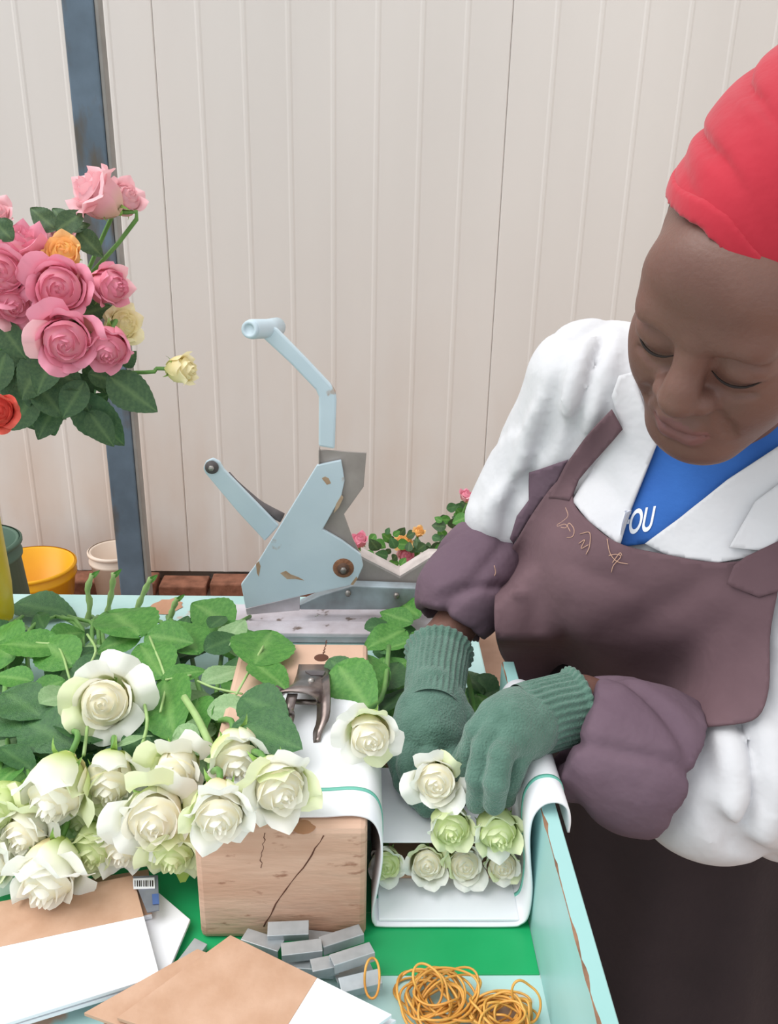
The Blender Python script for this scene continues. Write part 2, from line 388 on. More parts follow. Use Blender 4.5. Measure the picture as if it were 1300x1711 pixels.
# ================================================================== roses
def petal_grid(phi0, span, R, r0, H, top, curl, tip=0., spiral=.0, nu=7, nv=7, z0=0., wav=0.):
    V = []; F = []; A = []; ph = random.uniform(0, 6)
    for j in range(nv):
        t = j/(nv-1)
        if t < .55: r = r0+(R-r0)*math.sin(t/.55*math.pi/2)
        else: r = R+(top-R)*((t-.55)/.45)**1.5
        cz = 0
        if t > .7: c = (t-.7)/.3; r += curl*c*c; cz = -.55*curl*c*c
        for i in range(nu):
            a = -1+2*i/(nu-1); wdt = min(1., .45+1.3*t) * (1 if t < .75 else 1-.35*((t-.75)/.25)**2)
            q = phi0+a*span*wdt; z = z0+H*(t*(1-.16*a*a)+tip*t*t*max(0, 1-abs(a)*2.2)*.1)+cz
            rr = r+spiral*a+wav*math.sin(a*5+ph)*t*t-(.05*abs(a)**3*curl*4*t)
            V.append((rr*math.cos(q), rr*math.sin(q), z)); A.append(t)
    for j in range(nv-1):
        for i in range(nu-1): F.append((j*nu+i, j*nu+i+1, (j+1)*nu+i+1, (j+1)*nu+i))
    return V, F, A
def merge(lst):
    V = []; F = []; A = []
    for v, f, a in lst:
        b = len(V); V += v; A += a; F += [tuple(i+b for i in q) for q in f]
    return V, F, A
def bloom_mesh(k, bud=0.):
    L = []; n = 15; top = lambda f: 1.0-.20*f**1.6-.03*bud
    for i in range(n):
        f = i/(n-1); R = .05+.34*f**.95*(1-.06*bud); H = top(f)
        L.append(petal_grid(i*2.4+random.uniform(-.2, .2), 1.8-.75*f, R, .04+.08*f, H, R*(.70+.30*f-.16*bud*f), .075*f**1.4*(1-.6*bud), .5*f, .02+.02*f, wav=.007))
    # the packed petals between the rims
    V = []; F = []; A = []
    for j in range(9):
        r = .001+.36*j/8; z = top(j/8)-(.09+.05*j/8)
        for i in range(20):
            q = i*math.pi/10; V.append((r*math.cos(q), r*math.sin(q), z+.012*math.sin(q*3+r*40))); A.append(.55+.15*math.sin(q*2+r*50))
    for j in range(8):
        for i in range(20): F.append((j*20+i, j*20+(i+1) % 20, j*20+20+(i+1) % 20, j*20+20+i))
    L.append((V, F, A))
    V, F, A = merge(L); return mkmesh('bloom', V, F, m_pw, attr=A)
BLOOMS = [bloom_mesh(k) for k in range(4)]; BUDS = [bloom_mesh(k, 1.) for k in range(2)]
def outer_mesh(kind):
    c = (.13, .22, .08, .30)[kind]; H = (.90, .80, .94, .66)[kind]
    V, F, A = petal_grid(0, .80, .415, .13, H, .44+(0, .04, .0, .06)[kind], c, 1.2, .02, 9, 9, wav=.014); return mkmesh('petal', V, F, m_pw, attr=A)
OUTER = [outer_mesh(k) for k in range(4)]
def leaf_mesh(seed):
    rg = random.Random(seed); nu, nv = 9, 21; V = []; F = []; A = []; bend = rg.uniform(.02, .16); fold = rg.uniform(.08, .22); tw = rg.uniform(-.12, .12); wv = rg.uniform(.006, .016)
    for j in range(nv):
        t = j/(nv-1); wd = .36*(math.sin(math.pi*t**.85)**.8)*(1-.22*t) if 0 < t < 1 else .003
        for i in range(nu):
            a = -1+2*i/(nu-1); ser = (1+.022*((j % 2)*2-1)) if abs(a) > .99 else 1
            vein = (j+abs(i-nu//2)) % 4 == 0 and i != nu//2
            V.append((a*wd*ser, t-.06*abs(a)*(1-t), fold*abs(a)**1.3*wd-bend*t*t*1.6+wv*math.sin(t*11+a*3)+tw*a*wd*t-(.004 if vein else 0))); A.append(.5 if i == nu//2 else (.14 if vein and abs(a) < .9 else 0))
    for j in range(nv-1):
        for i in range(nu-1): F.append((j*nu+i, j*nu+i+1, (j+1)*nu+i+1, (j+1)*nu+i))
    return mkmesh('leaf', V, F, m_leaf, attr=A)
LEAVES = [leaf_mesh(s) for s in range(6)]
def calyx_mesh():
    L = []
    V = []; F = []
    for r, z in ((.0, -.07), (.055, -.06), (.085, -.01), (.10, .05)):
        for k in range(10): q = 2*math.pi*k/10; V.append((r*math.cos(q), r*math.sin(q), z))
    for i in range(3):
        for k in range(10): F.append((i*10+k, i*10+(k+1) % 10, i*10+10+(k+1) % 10, i*10+10+k))
    for s in range(5):
        q0 = 2*math.pi*s/5+.3; b = len(V)
        for j in range(6):
            t = j/5; wd = .075*(1-t)**.8; r = .09+.42*t*(1-.3*t)+.02; z = .04+.26*math.sin(t*2.4)*(1 if s % 2 else .6)-.12*t*(s % 3)
            for a in (-1, 0, 1):
                V.append((r*math.cos(q0)-a*wd*math.sin(q0), r*math.sin(q0)+a*wd*math.cos(q0), z+(.02 if a else 0)))
        for j in range(5):
            for i in range(2): F.append((b+j*3+i, b+j*3+i+1, b+j*3+4+i, b+j*3+3+i))
    return mkmesh('calyx', V, F, m_calyx)
CALYX = calyx_mesh()
def basis(axis, spin=0.):
    z = nrm(axis); x, y = frame_at(z); R = Matrix((x, y, z)).transposed(); return R @ Matrix.Rotation(spin, 3, 'Z')
def leaf_world(base, tip, nor, wid=1.):
    base, tip = Vector(base), Vector(tip); y = tip-base; L = y.length; y.normalize(); z = nrm(nor); z = (z-y*z.dot(y)).normalized(); x = y.cross(z)
    R = Matrix((x*L*wid, y*L, z*L)).transposed().to_4x4(); R.translation = base; return R
def add_leaf(parent, base, tip, nor, mat=None, wid=1., i=None):
    return inst('leaf', LEAVES[i if i is not None else random.randrange(6)], mat or m_leaf, parent, world=leaf_world(base, tip, nor, wid))
def rose(name, label, group, c, D, axis, mats, nout=7, bud=False, stem=None, spin=None, kinds=(0, 1, 2), srad=.0032, open_=1., cat='rose'):
    """c: middle of the flower head. mats = (heart, outer petals). stem: world points starting at the head"""
    ax = nrm(axis); spin = random.uniform(0, 6.28) if spin is None else spin; R = basis(ax, spin); base = Vector(c)-ax*D*.48
    r = thing(name, label, cat, base, R, group)
    sc = Matrix.Diagonal((D, D, D, 1))
    inst('flower_head', random.choice(BUDS if bud else BLOOMS), mats[0], r, sc)
    for k in range(nout):
        q = k*2*math.pi/nout*1.0+random.uniform(-.25, .25); s = D*random.uniform(.88, 1.06)*open_
        if bud: s *= .92
        tl = Matrix.Rotation(random.uniform(-.10, .12), 4, 'Y')
        inst('petal', OUTER[random.choice(kinds)], mats[1] if random.random() < .75 else mats[-1], r, Matrix.Rotation(q, 4, 'Z') @ tl @ Matrix.Diagonal((s, s, s, 1)))
    inst('calyx', CALYX, m_calyx, r, Matrix.Rotation(random.uniform(0, 3), 4, 'Z') @ sc)
    if stem: tube('stem', spline([base]+[base-ax*D*.35]+[Vector(s) for s in stem], 14), srad, m_stem, r, 7)
    return r
W = (m_pwi, m_pw, m_pg)
def wrose(label, px, py, dpx, axis, zh, stem, group='white roses heaped beside the wooden block', **k):
    c = P(px, py, z=T+zh); D = dpx*dep(c)/FPX
    return rose('white_rose', label, group, c, D, axis, k.pop('mats', W), stem=stem, **k)
HEAP = []
def back(px, py, zh, pz=.03): return [P(px, py, z=T+zh), P(px+random.uniform(-30, 30), 1060, z=T+pz+.01), P(px+random.uniform(-40, 40), 1030, z=T+pz-.012)]
hl = [
 ('white rose lying alone on top of the green leaves', 178, 1172, 105, (.12, -.85, .42), .125, (190, 1110, .08), {'kinds': (1, 3, 1)}),
 ('plump white rose bud with green sepals, left of the heap', 97, 1316, 122, (-.10, -1, -.42), .115, (120, 1200, .08), {'nout': 6, 'bud': True, 'kinds': (2, 0)}),
 ('white rose with a folded outer petal, right of the plump bud', 184, 1300, 104, (.15, -.95, -.25), .105, (185, 1220, .07), {'nout': 6, 'bud': True, 'kinds': (2, 0, 1)}),
 ('half-hidden white rose below the plump bud at the left edge', 50, 1382, 96, (-.1, -1, -.15), .075, (60, 1250, .05), {}),
 ('pale green white rose cut by the left picture edge, upper one', 2, 1345, 96, (-.3, -1, .05), .09, (10, 1230, .05), {'mats': (m_pg, m_pg)}),
 ('white rose cut by the left picture edge, lower one', -6, 1432, 92, (-.3, -1, -.05), .05, (0, 1300, .04), {}),
 ('lowest white rose of the heap, hanging over the kraft card', 84, 1456, 118, (-.03, -.95, -.30), .055, (110, 1340, .04), {'kinds': (1, 0, 1)}),
 ('greenish white rose tucked behind the lowest rose of the heap', 158, 1412, 88, (.05, -1, -.05), .055, (170, 1310, .04), {'mats': (m_pg, m_pg)}),
 ('small white rose between the lowest rose and the broad open one', 208, 1404, 88, (.05, -.95, -.3), .06, (215, 1310, .04), {}),
 ('broad open white rose in the middle of the heap', 262, 1358, 122, (.12, -.92, .12), .10, (265, 1270, .06), {'kinds': (1, 1, 0, 3), 'nout': 8}),
 ('narrow white rose with spread petals above the broad open rose', 297, 1284, 96, (-.02, -.95, -.05), .12, (300, 1200, .07), {'bud': True, 'kinds': (3, 0)}),
 ('white rose with flat pointed petals touching the block corner', 366, 1350, 108, (.14, -.95, -.10), .168, (350, 1260, .10), {'kinds': (1, 0)}),
 ('pale green white rose at the back right of the heap', 396, 1262, 108, (.25, -.9, -.12), .15, (345, 1190, .08), {'bud': True, 'kinds': (0, 2)}),
 ('full white rose resting on the white sheet over the block', 462, 1308, 112, (.40, -.88, .02), .178, (400, 1230, .11), {'kinds': (0, 1, 2), 'nout': 8}),
 ('greenish white rose under the broad open rose, facing down', 290, 1412, 92, (.1, -.95, -.35), .065, (290, 1310, .04), {'mats': (m_pg, m_pg)}),
 ('greenish white rose deep in the heap between bud and open rose', 142, 1360, 90, (.0, -1, .0), .06, (150, 1270, .04), {'mats': (m_pg, m_pg)}),
]
for (lb, px, py, d, ax, zh, bk, kw) in hl:
    HEAP.append((px, py, wrose(lb, px, py, d, ax, zh, back(*bk), **kw)))
TR = []
tg = 'white roses packed in the trough'
def tback(x, z): return [Vector((x, .86, z)), Vector((x, .95, z+.01)), Vector((x-.01, 1.02, z+.02))]
for (lb, px, py, d, zh, ax) in [
 ('bottom row rose in the trough, greenish, nearest the block', 646, 1440, 62, .036, (0, -.95, .3)),
 ('bottom row rose in the trough, second from the block', 713, 1440, 66, .036, (.02, -.92, .4)),
 ('bottom row rose in the trough, third from the block', 776, 1441, 68, .036, (0, -.92, .4)),
 ('bottom row rose in the trough, pressed against the side board', 838, 1441, 62, .036, (0, -.95, .25))]:
    c = P(px, py, z=T+zh); TR.append((px, py, wrose(lb, px, py, d, ax, zh, tback(c.x, T+.03), tg, kinds=(2, 0), mats=W if '646' not in str(px) else (m_pg, m_pw))))
for (lb, px, py, d, zh, ax) in [
 ('greenish white rose on the divider card below the held rose', 752, 1378, 82, .092, (.05, -.95, .1)),
 ('white rose on the divider card under the right glove fingers', 830, 1384, 86, .092, (.05, -1, -.05))]:
    c = P(px, py, z=T+zh); TR.append((px, py, wrose(lb, px, py, d, ax, zh, tback(c.x, T+.085), tg, kinds=(2, 0), mats=(m_pg, m_pg, m_pw), bud=True)))
held = wrose('open white rose held between the two green gloves', 728, 1300, 88, (-.05, -.9, .25), .135, [Vector((.075, .86, T+.088)), Vector((.07, .95, T+.075)), Vector((.06, 1.02, T+.07))], tg, kinds=(1, 0), nout=7)
TR.append((726, 1300, held))
TR.append((615, 1225, wrose('white rose on the block edge beside the left green glove', 617, 1224, 86, (.12, -.9, .1), .168, [P(640, 1160, z=T+.13), P(650, 1080, z=T+.09)], tg, kinds=(1, 0))))
def nearest(L, px, py): return min(L, key=lambda q: (q[0]-px)**2+.3*(q[1]-py)**2)[2]
CAMDIR = lambda p: (CAM-p).normalized()
# leaves one can pick out, each a part of the nearest rose
big = [(232, 1062, 178, 1000, .10, 0), (246, 1062, 322, 1070, .10, 0), (232, 1064, 158, 1080, .095, 0), (274, 1134, 344, 1116, .12, 0), (276, 1138, 280, 1226, .12, 0), (270, 1130, 230, 1068, .115, 0),
 (384, 1044, 318, 1002, .07, 0), (362, 1044, 408, 1094, .08, 0), (426, 1110, 456, 1046, .15, 0), (424, 1108, 482, 1148, .15, 0), (100, 1082, -10, 1070, .085, 0), (86, 1068, 146, 1048, .085, 0),
 (52, 1138, -14, 1120, .10, 0), (106, 1138, 40, 1162, .10, 0), (8, 1158, 72, 1194, .10, 1), (70, 1174, 138, 1150, .11, 2), (342, 1140, 410, 1112, .125, 2), (350, 1186, 424, 1180, .13, 2),
 (406, 1166, 480, 1194, .16, 1), (396, 1210, 502, 1244, .165, 1), (254, 1230, 188, 1240, .11, 2), (28, 1010, 124, 1016, .012, 1), (44, 1206, 124, 1244, .09, 1), (300, 1215, 330, 1260, .12, 2),
 (330, 1090, 290, 1030, .09, 0), (120, 1110, 60, 1060, .085, 0), (150, 1110, 200, 1140, .095, 1), (210, 1230, 262, 1270, .10, 1), (150, 1240, 118, 1190, .10, 1), (0, 1250, 60, 1280, .09, 1), (330, 1170, 312, 1240, .12, 0),
 (250, 1090, 300, 1120, .11, 1), (170, 1100, 110, 1130, .09, 1), (-10, 1190, 50, 1220, .085, 1), (60, 1250, 100, 1210, .085, 1), (212, 1180, 262, 1210, .1, 1), (330, 1050, 366, 1020, .06, 1), (20, 1100, -20, 1050, .07, 0)]
for (ax, ay, bx_, by_, zh, mk) in big:
    a, b = P(ax, ay, z=T+zh), P(bx_, by_, z=T+zh+random.uniform(-.012, .012)); nn = Vector((random.uniform(-.6, .6), random.uniform(-.8, .25), 1))
    add_leaf(nearest(HEAP, ax, ay), a, b, nn, (m_leaf, m_leafd, m_leafp)[mk], random.uniform(.98, 1.18))
rl = [(687, 1040, 634, 1020, .05, 0), (676, 1054, 608, 1076, .06, 0), (690, 1070, 642, 1084, .07, 0), (566, 1112, 618, 1188, .155, 0), (612, 1096, 634, 1164, .12, 0), (552, 1102, 590, 1142, .15, 1), (640, 1150, 668, 1100, .09, 1),
      (640, 1190, 680, 1140, .09, 1), (700, 1030, 664, 1000, .05, 0), (640, 1120, 690, 1100, .08, 0), (612, 1050, 664, 1040, .05, 1), (800, 1180, 830, 1130, .07, 1), (800, 1130, 820, 1190, .07, 1), (770, 1120, 810, 1150, .07, 1), (820, 1200, 800, 1150, .08, 0)]
for (ax, ay, bx_, by_, zh, mk) in rl:
    a, b = P(ax, ay, z=T+zh), P(bx_, by_, z=T+zh+random.uniform(-.012, .012)); nn = Vector((random.uniform(-.6, .6), random.uniform(-.8, .25), 1))
    add_leaf(nearest(TR, ax, ay), a, b, nn, (m_leaf, m_leafd, m_leafp)[mk], random.uniform(.95, 1.15))
for (pts, zh, rad) in (([(268, 1190), (276, 1134), (250, 1064)], .118, .0016), ([(395, 1160), (424, 1108), (440, 1080)], .148, .0016), ([(118, 1140), (98, 1082), (60, 1074)], .088, .0016), ([(352, 1246), (330, 1200), (308, 1165)], .135, .0042), ([(150, 1112), (160, 1085), (146, 1060)], .10, .0018),
     ([(276, 1136), (320, 1128)], .124, .0013), ([(405, 1160), (360, 1150), (330, 1138)], .135, .0015), ([(232, 1262), (246, 1210), (240, 1170)], .12, .002), ([(140, 1262), (146, 1215)], .115, .002)):
    tube('leaf_stalk', spline([P(a, b, z=T+zh) for a, b in pts], 8), rad, m_stalk, nearest(HEAP, *pts[0]), 6)
# the leaves beneath, filling the heap
for k in range(130):
    px, py = random.uniform(-40, 440), random.uniform(1040, 1300); fy = (py-1040)/260
    zh = random.uniform(.02, .045+.05*fy)
    if px > 330 and py < 1230: zh = random.uniform(.06, .11); 
    a = P(px, py, z=T+zh); q = random.uniform(0, 6.28); L = random.uniform(.045, .07)
    b = a+Vector((math.cos(q)*L, math.sin(q)*L, random.uniform(-.015, .015))); b.z = max(b.z, T+.012)
    if b.x > BX0-.012 and b.z < BZ+.02: b.x = BX0-.012
    if a.x > BX0-.012: a.x = BX0-.012
    add_leaf(nearest(HEAP, px, py), a, b, (random.uniform(-.5, .5), random.uniform(-.7, .2), 1), random.choice((m_leafd, m_leafd, m_leaf, m_leafd, m_leafp)), random.uniform(.9, 1.1))
for k in range(26):
    px, py = random.uniform(615, 700), random.uniform(1040, 1180); zh = random.uniform(.02, .06); a = P(px, py, z=T+zh); q = random.uniform(0, 6.28); L = random.uniform(.04, .06)
    a.x = max(a.x, .03); b = a+Vector((math.cos(q)*L, math.sin(q)*L, random.uniform(-.01, .01))); b.x = max(b.x, .03)
    add_leaf(nearest(TR, px, py), a, b, (random.uniform(-.5, .5), random.uniform(-.7, .2), 1), random.choice((m_leafd, m_leaf)), 1.1)
# cut stalk ends standing up behind the heap
for i, (lb, pts) in enumerate([('crooked pale green stalk end rising behind the leaves, leftmost', [(145, 1045), (150, 1010), (146, 985), (154, 960)]), ('short pale stalk end in front of the steel post', [(178, 1030), (186, 990), (190, 958)]),
     ('pale thorny stalk end right of the steel post', [(222, 1035), (236, 1000), (252, 966)]), ('slanted pale stalk end lying behind the leaves', [(280, 1050), (288, 1020), (296, 1000)])]):
    y0 = P(pts[0][0], pts[0][1], z=T+.01).y; W3 = [P(a, b, y=y0-.0*j) for j, (a, b) in enumerate(pts)]
    t = thing('stalk_end', lb, 'stem', W3[0], group='cut stalk ends behind the heap'); tube('stalk', spline(W3, 10), [.0045+.0012*math.sin(j*2.1) for j in range(10)], m_stalk, t, 7)
    e = W3[-1]; a_ = W3[-2]; add_leaf(t, e-(e-a_)*.2, e+Vector((.012, -.004, .008)), (0, -1, .3), m_leaf, .6)
# bits fallen on the table
for (px, py, a2, b2) in ((488, 1020, 530, 1030), (560, 1050, 600, 1060), (520, 1046, 560, 1036)):
    a, b = P(px, py, z=T+.006), P(a2, b2, z=T+.008)
    lf = inst('fallen_leaf', LEAVES[1], m_leaf, None, world=leaf_world(a, b, (0, -.4, 1), 1.2)); tag(lf, {488: 'torn green leaf on the white base board of the cutter', 560: 'green leaf scrap on the table behind the block', 520: 'small green leaf scrap left of the larger one behind the block'}[px], 'leaf')
fp = inst('fallen_petal', OUTER[1], m_pg, None, world=Matrix.Translation(P(300, 1505, z=T+.012)+Vector((0, .02, .0))) @ Matrix.Rotation(-1.15, 4, 'X') @ Matrix.Rotation(-1.57, 4, 'Z') @ Matrix.Diagonal((.062, .062, .062, 1)))
tag(fp, 'pale green rose petal lying against the left side of the block', 'petal')

# ================================================================== cards, staples, rubber bands
def card(name, label, pxs, zh, cut=None, th=.004, group='kraft and white cards at the table front'):
    """pxs: four corners far-left, far-right, near-right, near-left at height zh; cut: (t0 on left edge, t1 on right edge) where kraft changes to white"""
    z = T+zh; c = [P(a, b, z=z) for a, b in pxs]; ctr = sum(c, Vector())/4
    r = thing(name, label, 'card', (ctr.x, ctr.y, z-th), group=group); dn = Vector((0, 0, -th))
    if cut is None: prism('white_panel', c, dn, m_white, r, .0006); return r
    (k0, k1, swap) = cut
    l = c[0].lerp(c[3], k0); rr = c[1].lerp(c[2], k1)
    A, B = [c[0], c[1], rr, l], [l, rr, c[2], c[3]]
    prism('kraft_panel', B if swap else A, dn, m_kraft, r, .0005); prism('white_panel', A if swap else B, dn, m_white, r, .0005); return r
card('packing_card', 'bottom left card, kraft with a broad white end', [(-30, 1512), (222, 1462), (267, 1630), (-30, 1722)], .026, (.40, .44, False))
card('packing_card', 'card mostly hidden under the bottom left kraft and white one', [(-30, 1600), (225, 1520), (238, 1648), (-30, 1730)], .0195, (.05, .05, False))
card('packing_card', 'third card down, white end showing past the bottom left stack', [(120, 1500), (250, 1478), (318, 1536), (270, 1650)], .0125, None)
card('packing_card', 'brown card slipped under the bottom left stack', [(90, 1478), (248, 1452), (254, 1530), (100, 1560)], .0175, (.96, .96, False))
# big loose card in front: kraft with a white right end
z = T+.034
c = [P(385, 1562, z=z), P(655, 1695, z=z), P(505, 1800, z=z), P(195, 1700, z=z)]
def ycard(label, c, cutL, cutR, th=.004):
    ctr = sum(c, Vector())/4; r = thing('packing_card', label, 'card', (ctr.x, ctr.y, c[0].z-th), group='kraft and white cards at the table front'); dn = Vector((0, 0, -th))
    a = c[0].lerp(c[1], cutL); b = c[3].lerp(c[2], cutR)
    prism('kraft_panel', [c[0], a, b, c[3]], dn, m_kraft, r, .0005); prism('white_panel', [a, c[1], c[2], b], dn, m_white, r, .0005)
ycard('large kraft card with a white right end, front middle of the table', c, .56, .80)
z2 = T+.0285
c2 = [P(330, 1585, z=z2), P(640, 1715, z=z2), P(470, 1810, z=z2), P(140, 1692, z=z2)]
ycard('kraft card just under the large front one, frayed left corner', c2, .62, .84)
z3 = T+.023
ycard('lowest card of the front stack, white corner showing at right', [P(350, 1600, z=z3), P(662, 1704, z=z3), P(500, 1810, z=z3), P(170, 1712, z=z3)], .60, .85)
# grey tape piece with bar code, under the cards
lb = thing('printed_label', 'grey printed label strip with a bar code beside the bottom left cards', 'label', P(238, 1490, z=T+.002))
a = P(243, 1478, z=T+.0300); 
c = [P(222, 1464, z=T+.028), P(264, 1462, z=T+.028), P(266, 1520, z=T+.028), P(246, 1524, z=T+.028)]
prism('strip', c, Vector((0, 0, -.0015)), pm('grey_film', S(128, 132, 140), S(108, 112, 122), 30, .35), lb, .0003)
c = [P(222, 1468, z=T+.0292), P(258, 1466, z=T+.0292), P(259, 1484, z=T+.0292), P(223, 1485, z=T+.0292)]
prism('paper', c, Vector((0, 0, -.0008)), m_white, lb, 0)
for k in range(9):
    x = 225+k*3.6; prism('bar', [P(x, 1471, z=T+.0296), P(x+1.2+(k % 3)*.5, 1471, z=T+.0296), P(x+1.2+(k % 3)*.5, 1481, z=T+.0296), P(x, 1481, z=T+.0296)], Vector((0, 0, -.0003)), m_lash, lb, 0)
c = [P(254, 1494, z=T+.0292), P(265, 1493, z=T+.0292), P(266, 1510, z=T+.0292), P(255, 1511, z=T+.0292)]
prism('blue_print', c, Vector((0, 0, -.0005)), pm('blue_ink', S(70, 96, 150)), lb, 0)
# staple strips: U section bars
def staple(label, a, b, zh, wd=.0145, ht=.010, flip=False):
    A, B = P(*a, z=T+zh), P(*b, z=T+zh); d = (B-A); L = d.length; d.normalize(); up = Vector((random.uniform(-.18, .18), random.uniform(-.25, .1), 1)); up = (up-d*up.dot(d)).normalized(); s = d.cross(up)
    r = thing('staple_strip', label, 'staples', A.lerp(B, .5)-up*ht, group='grey staple strips heaped before the block')
    w, t = wd/2, .0012
    pts = [(-w, -ht), (-w, 0), (w, 0), (w, -ht), (w-t, -ht), (w-t, -t), (-w+t, -t), (-w+t, -ht)]
    poly = [A+s*x+up*y for x, y in pts]; n = 8; V = poly+[p+d*L for p in poly]
    F = [(0, 1, 6, 7), (1, 2, 5, 6), (2, 3, 4, 5)]; F += [tuple(i+8 for i in f) for f in F]+[(i, (i+1) % 8, (i+1) % 8+8, i+8) for i in range(8)]
    o = part('strip', V, F, m_zinc, r, smooth=False); bevel(o, .0006)
SL = [('staple strip at the back of the heap, touching the block', (447, 1552), (516, 1549), .030), ('leftmost staple strip of the heap, pointing to the kraft card', (408, 1560), (470, 1580), .022),
 ('staple strip lying level in the middle of the heap', (470, 1586), (538, 1578), .028), ('staple strip at the right back, tilted up to the right', (536, 1574), (604, 1552), .024), ('topmost staple strip at the right of the heap', (554, 1604), (622, 1582), .034),
 ('short staple strip left of the topmost one', (520, 1613), (564, 1604), .028), ('front right staple strip under a rubber band', (568, 1646), (636, 1630), .022), ('staple strip half hidden at the back of the heap', (512, 1563), (560, 1568), .014),
 ('staple strip buried under the middle of the heap', (480, 1606), (560, 1612), .014), ('staple strip at the bottom right of the heap', (560, 1632), (620, 1612), .013)]
for s in SL: staple(*s)
staple('lone staple strip left of the large kraft card', (306, 1612), (336, 1572), .010)
def band(label, px, py, rx, ry, zh, rot=0, grp='tan rubber bands, left heap', tilt=0., wob=.12):
    c = P(px, py, z=T+zh); k = dep(c)/FPX; ph = [random.uniform(0, 6) for _ in range(4)]; pts = []
    R = Matrix.Rotation(tilt, 3, 'X') @ Matrix.Rotation(rot, 3, 'Z')
    for i in range(44):
        q = 2*math.pi*i/44; f = 1+wob*math.sin(2*q+ph[0])+wob*.6*math.sin(3*q+ph[1])
        v = R @ Vector((rx*k*math.cos(q)*f, ry*k*1.5*math.sin(q)*f, .003*math.sin(2*q+ph[2])+.002*math.sin(3*q+ph[3]))); v += c; v.z = max(v.z, T+.0022); pts.append(v)
    r = thing('rubber_band', label, 'rubber band', c, group=grp); tube('loop', pts, .00115, m_band, r, 6, True)
for k in range(20):
    band('thin tan rubber band tangled in the heap left of the table corner', 730+random.uniform(-22, 22), 1668+random.uniform(-14, 14), random.uniform(34, 62), random.uniform(18, 34), random.uniform(.004, .022), random.uniform(0, 3.1), tilt=random.uniform(-.3, .3))
band('rubber band loop standing up from the left heap', 716, 1645, 24, 20, .028, .5, 'standing rubber band', .9)
for k in range(18):
    band('thin orange rubber band coiled in the heap against the side board', 838+random.uniform(-18, 18), 1690+random.uniform(-10, 12), random.uniform(26, 52), random.uniform(12, 26), random.uniform(.004, .022), random.uniform(-.4, .4), 'orange rubber bands, right heap', random.uniform(-.3, .3))
band('rubber band arched over the right heap by the side board', 880, 1672, 22, 20, .024, .2, 'arched rubber band', .8)
band('rubber band looped over the front right staple strip', 622, 1634, 13, 20, .030, 0, 'band on staples', .5, .05)

# ================================================================== spring clip on the block
cz = BZ+.003; cc = P(510, 1190, z=cz)
cl = thing('spring_clip', 'worn metal spring clip clamping the white sheet to the block', 'clip', (cc.x, cc.y, cz))
# rear plate rising to an arched front with two feet
sec = [(P(499, 1110, z=cz+.004), P(553, 1110, z=cz+.004)), (P(496, 1122, z=cz+.012), P(552, 1122, z=cz+.012)), (P(490, 1136, z=cz+.02), P(550, 1137, z=cz+.02)), (P(470, 1150, z=cz+.026), P(545, 1152, z=cz+.026)), (P(446, 1160, z=cz+.028), P(537, 1163, z=cz+.028))]
V = []; F = []; nu = 13
for j, (a, b) in enumerate(sec):
    f = j/(len(sec)-1)
    for i in range(nu):
        u = i/(nu-1); p = a.lerp(b, u); e = abs(2*u-1)
        p = p+Vector((0, 0, .006*f*(1-e**2.5)-.010*f*e**4)); V.append(p)
for j in range(len(sec)-1):
    for i in range(nu-1): F.append((j*nu+i, j*nu+i+1, (j+1)*nu+i+1, (j+1)*nu+i))
o = part('plate', V, F, m_nickel, cl); solid(o, .0028, -1)
def strap(name, pts, wd, side, mat, parent, th=.0026):
    V = []; F = []
    s = nrm(side)
    for i, p in enumerate(pts):
        ww = wd[i] if hasattr(wd, '__len__') else wd; V += [Vector(p)-s*ww, Vector(p)+s*ww]
    for i in range(len(pts)-1): F.append((2*i, 2*i+1, 2*i+3, 2*i+2))
    o = part(name, V, F, mat, parent); solid(o, th, 0); return o
strap('foot', spline([P(540, 1135, z=cz+.022), P(541, 1165, z=cz+.022), P(540, 1200, z=cz+.012), P(532, 1222, z=cz+.004), P(529, 1240, z=cz+.0015)], 14), [.0085]*9+[.0075, .006, .005, .0045, .004], (1, .2, .7), m_nickel, cl)
strap('foot', spline([P(470, 1150, z=cz+.024), P(452, 1165, z=cz+.02), P(447, 1176, z=cz+.008), P(446, 1186, z=cz+.0015)], 10), .006, (1, -.2, -.6), m_nickel, cl)
strap('lever', spline([P(489, 1160, z=cz+.028), P(482, 1186, z=cz+.022), P(484, 1195, z=cz+.010), P(478, 1218, z=cz+.002)], 12), .0055, (1, 0, 0), m_nickel, cl)
lathe('rivet', [(0, .003), (.0025, .0025), (.004, 0)], P(520, 1137, z=cz+.027), m_bolt, cl, 12, (0, -.3, 1))
prism('slot', [P(510, 1121, z=cz+.0165), P(544, 1121, z=cz+.0165), P(540, 1128, z=cz+.0205), P(520, 1128, z=cz+.0205)], Vector((0, 0, -.004)), m_spring, cl, 0)
tube('pivot_pin', [P(478, 1172, z=cz+.010), P(538, 1174, z=cz+.010)], .003, m_nickel, cl, 10)

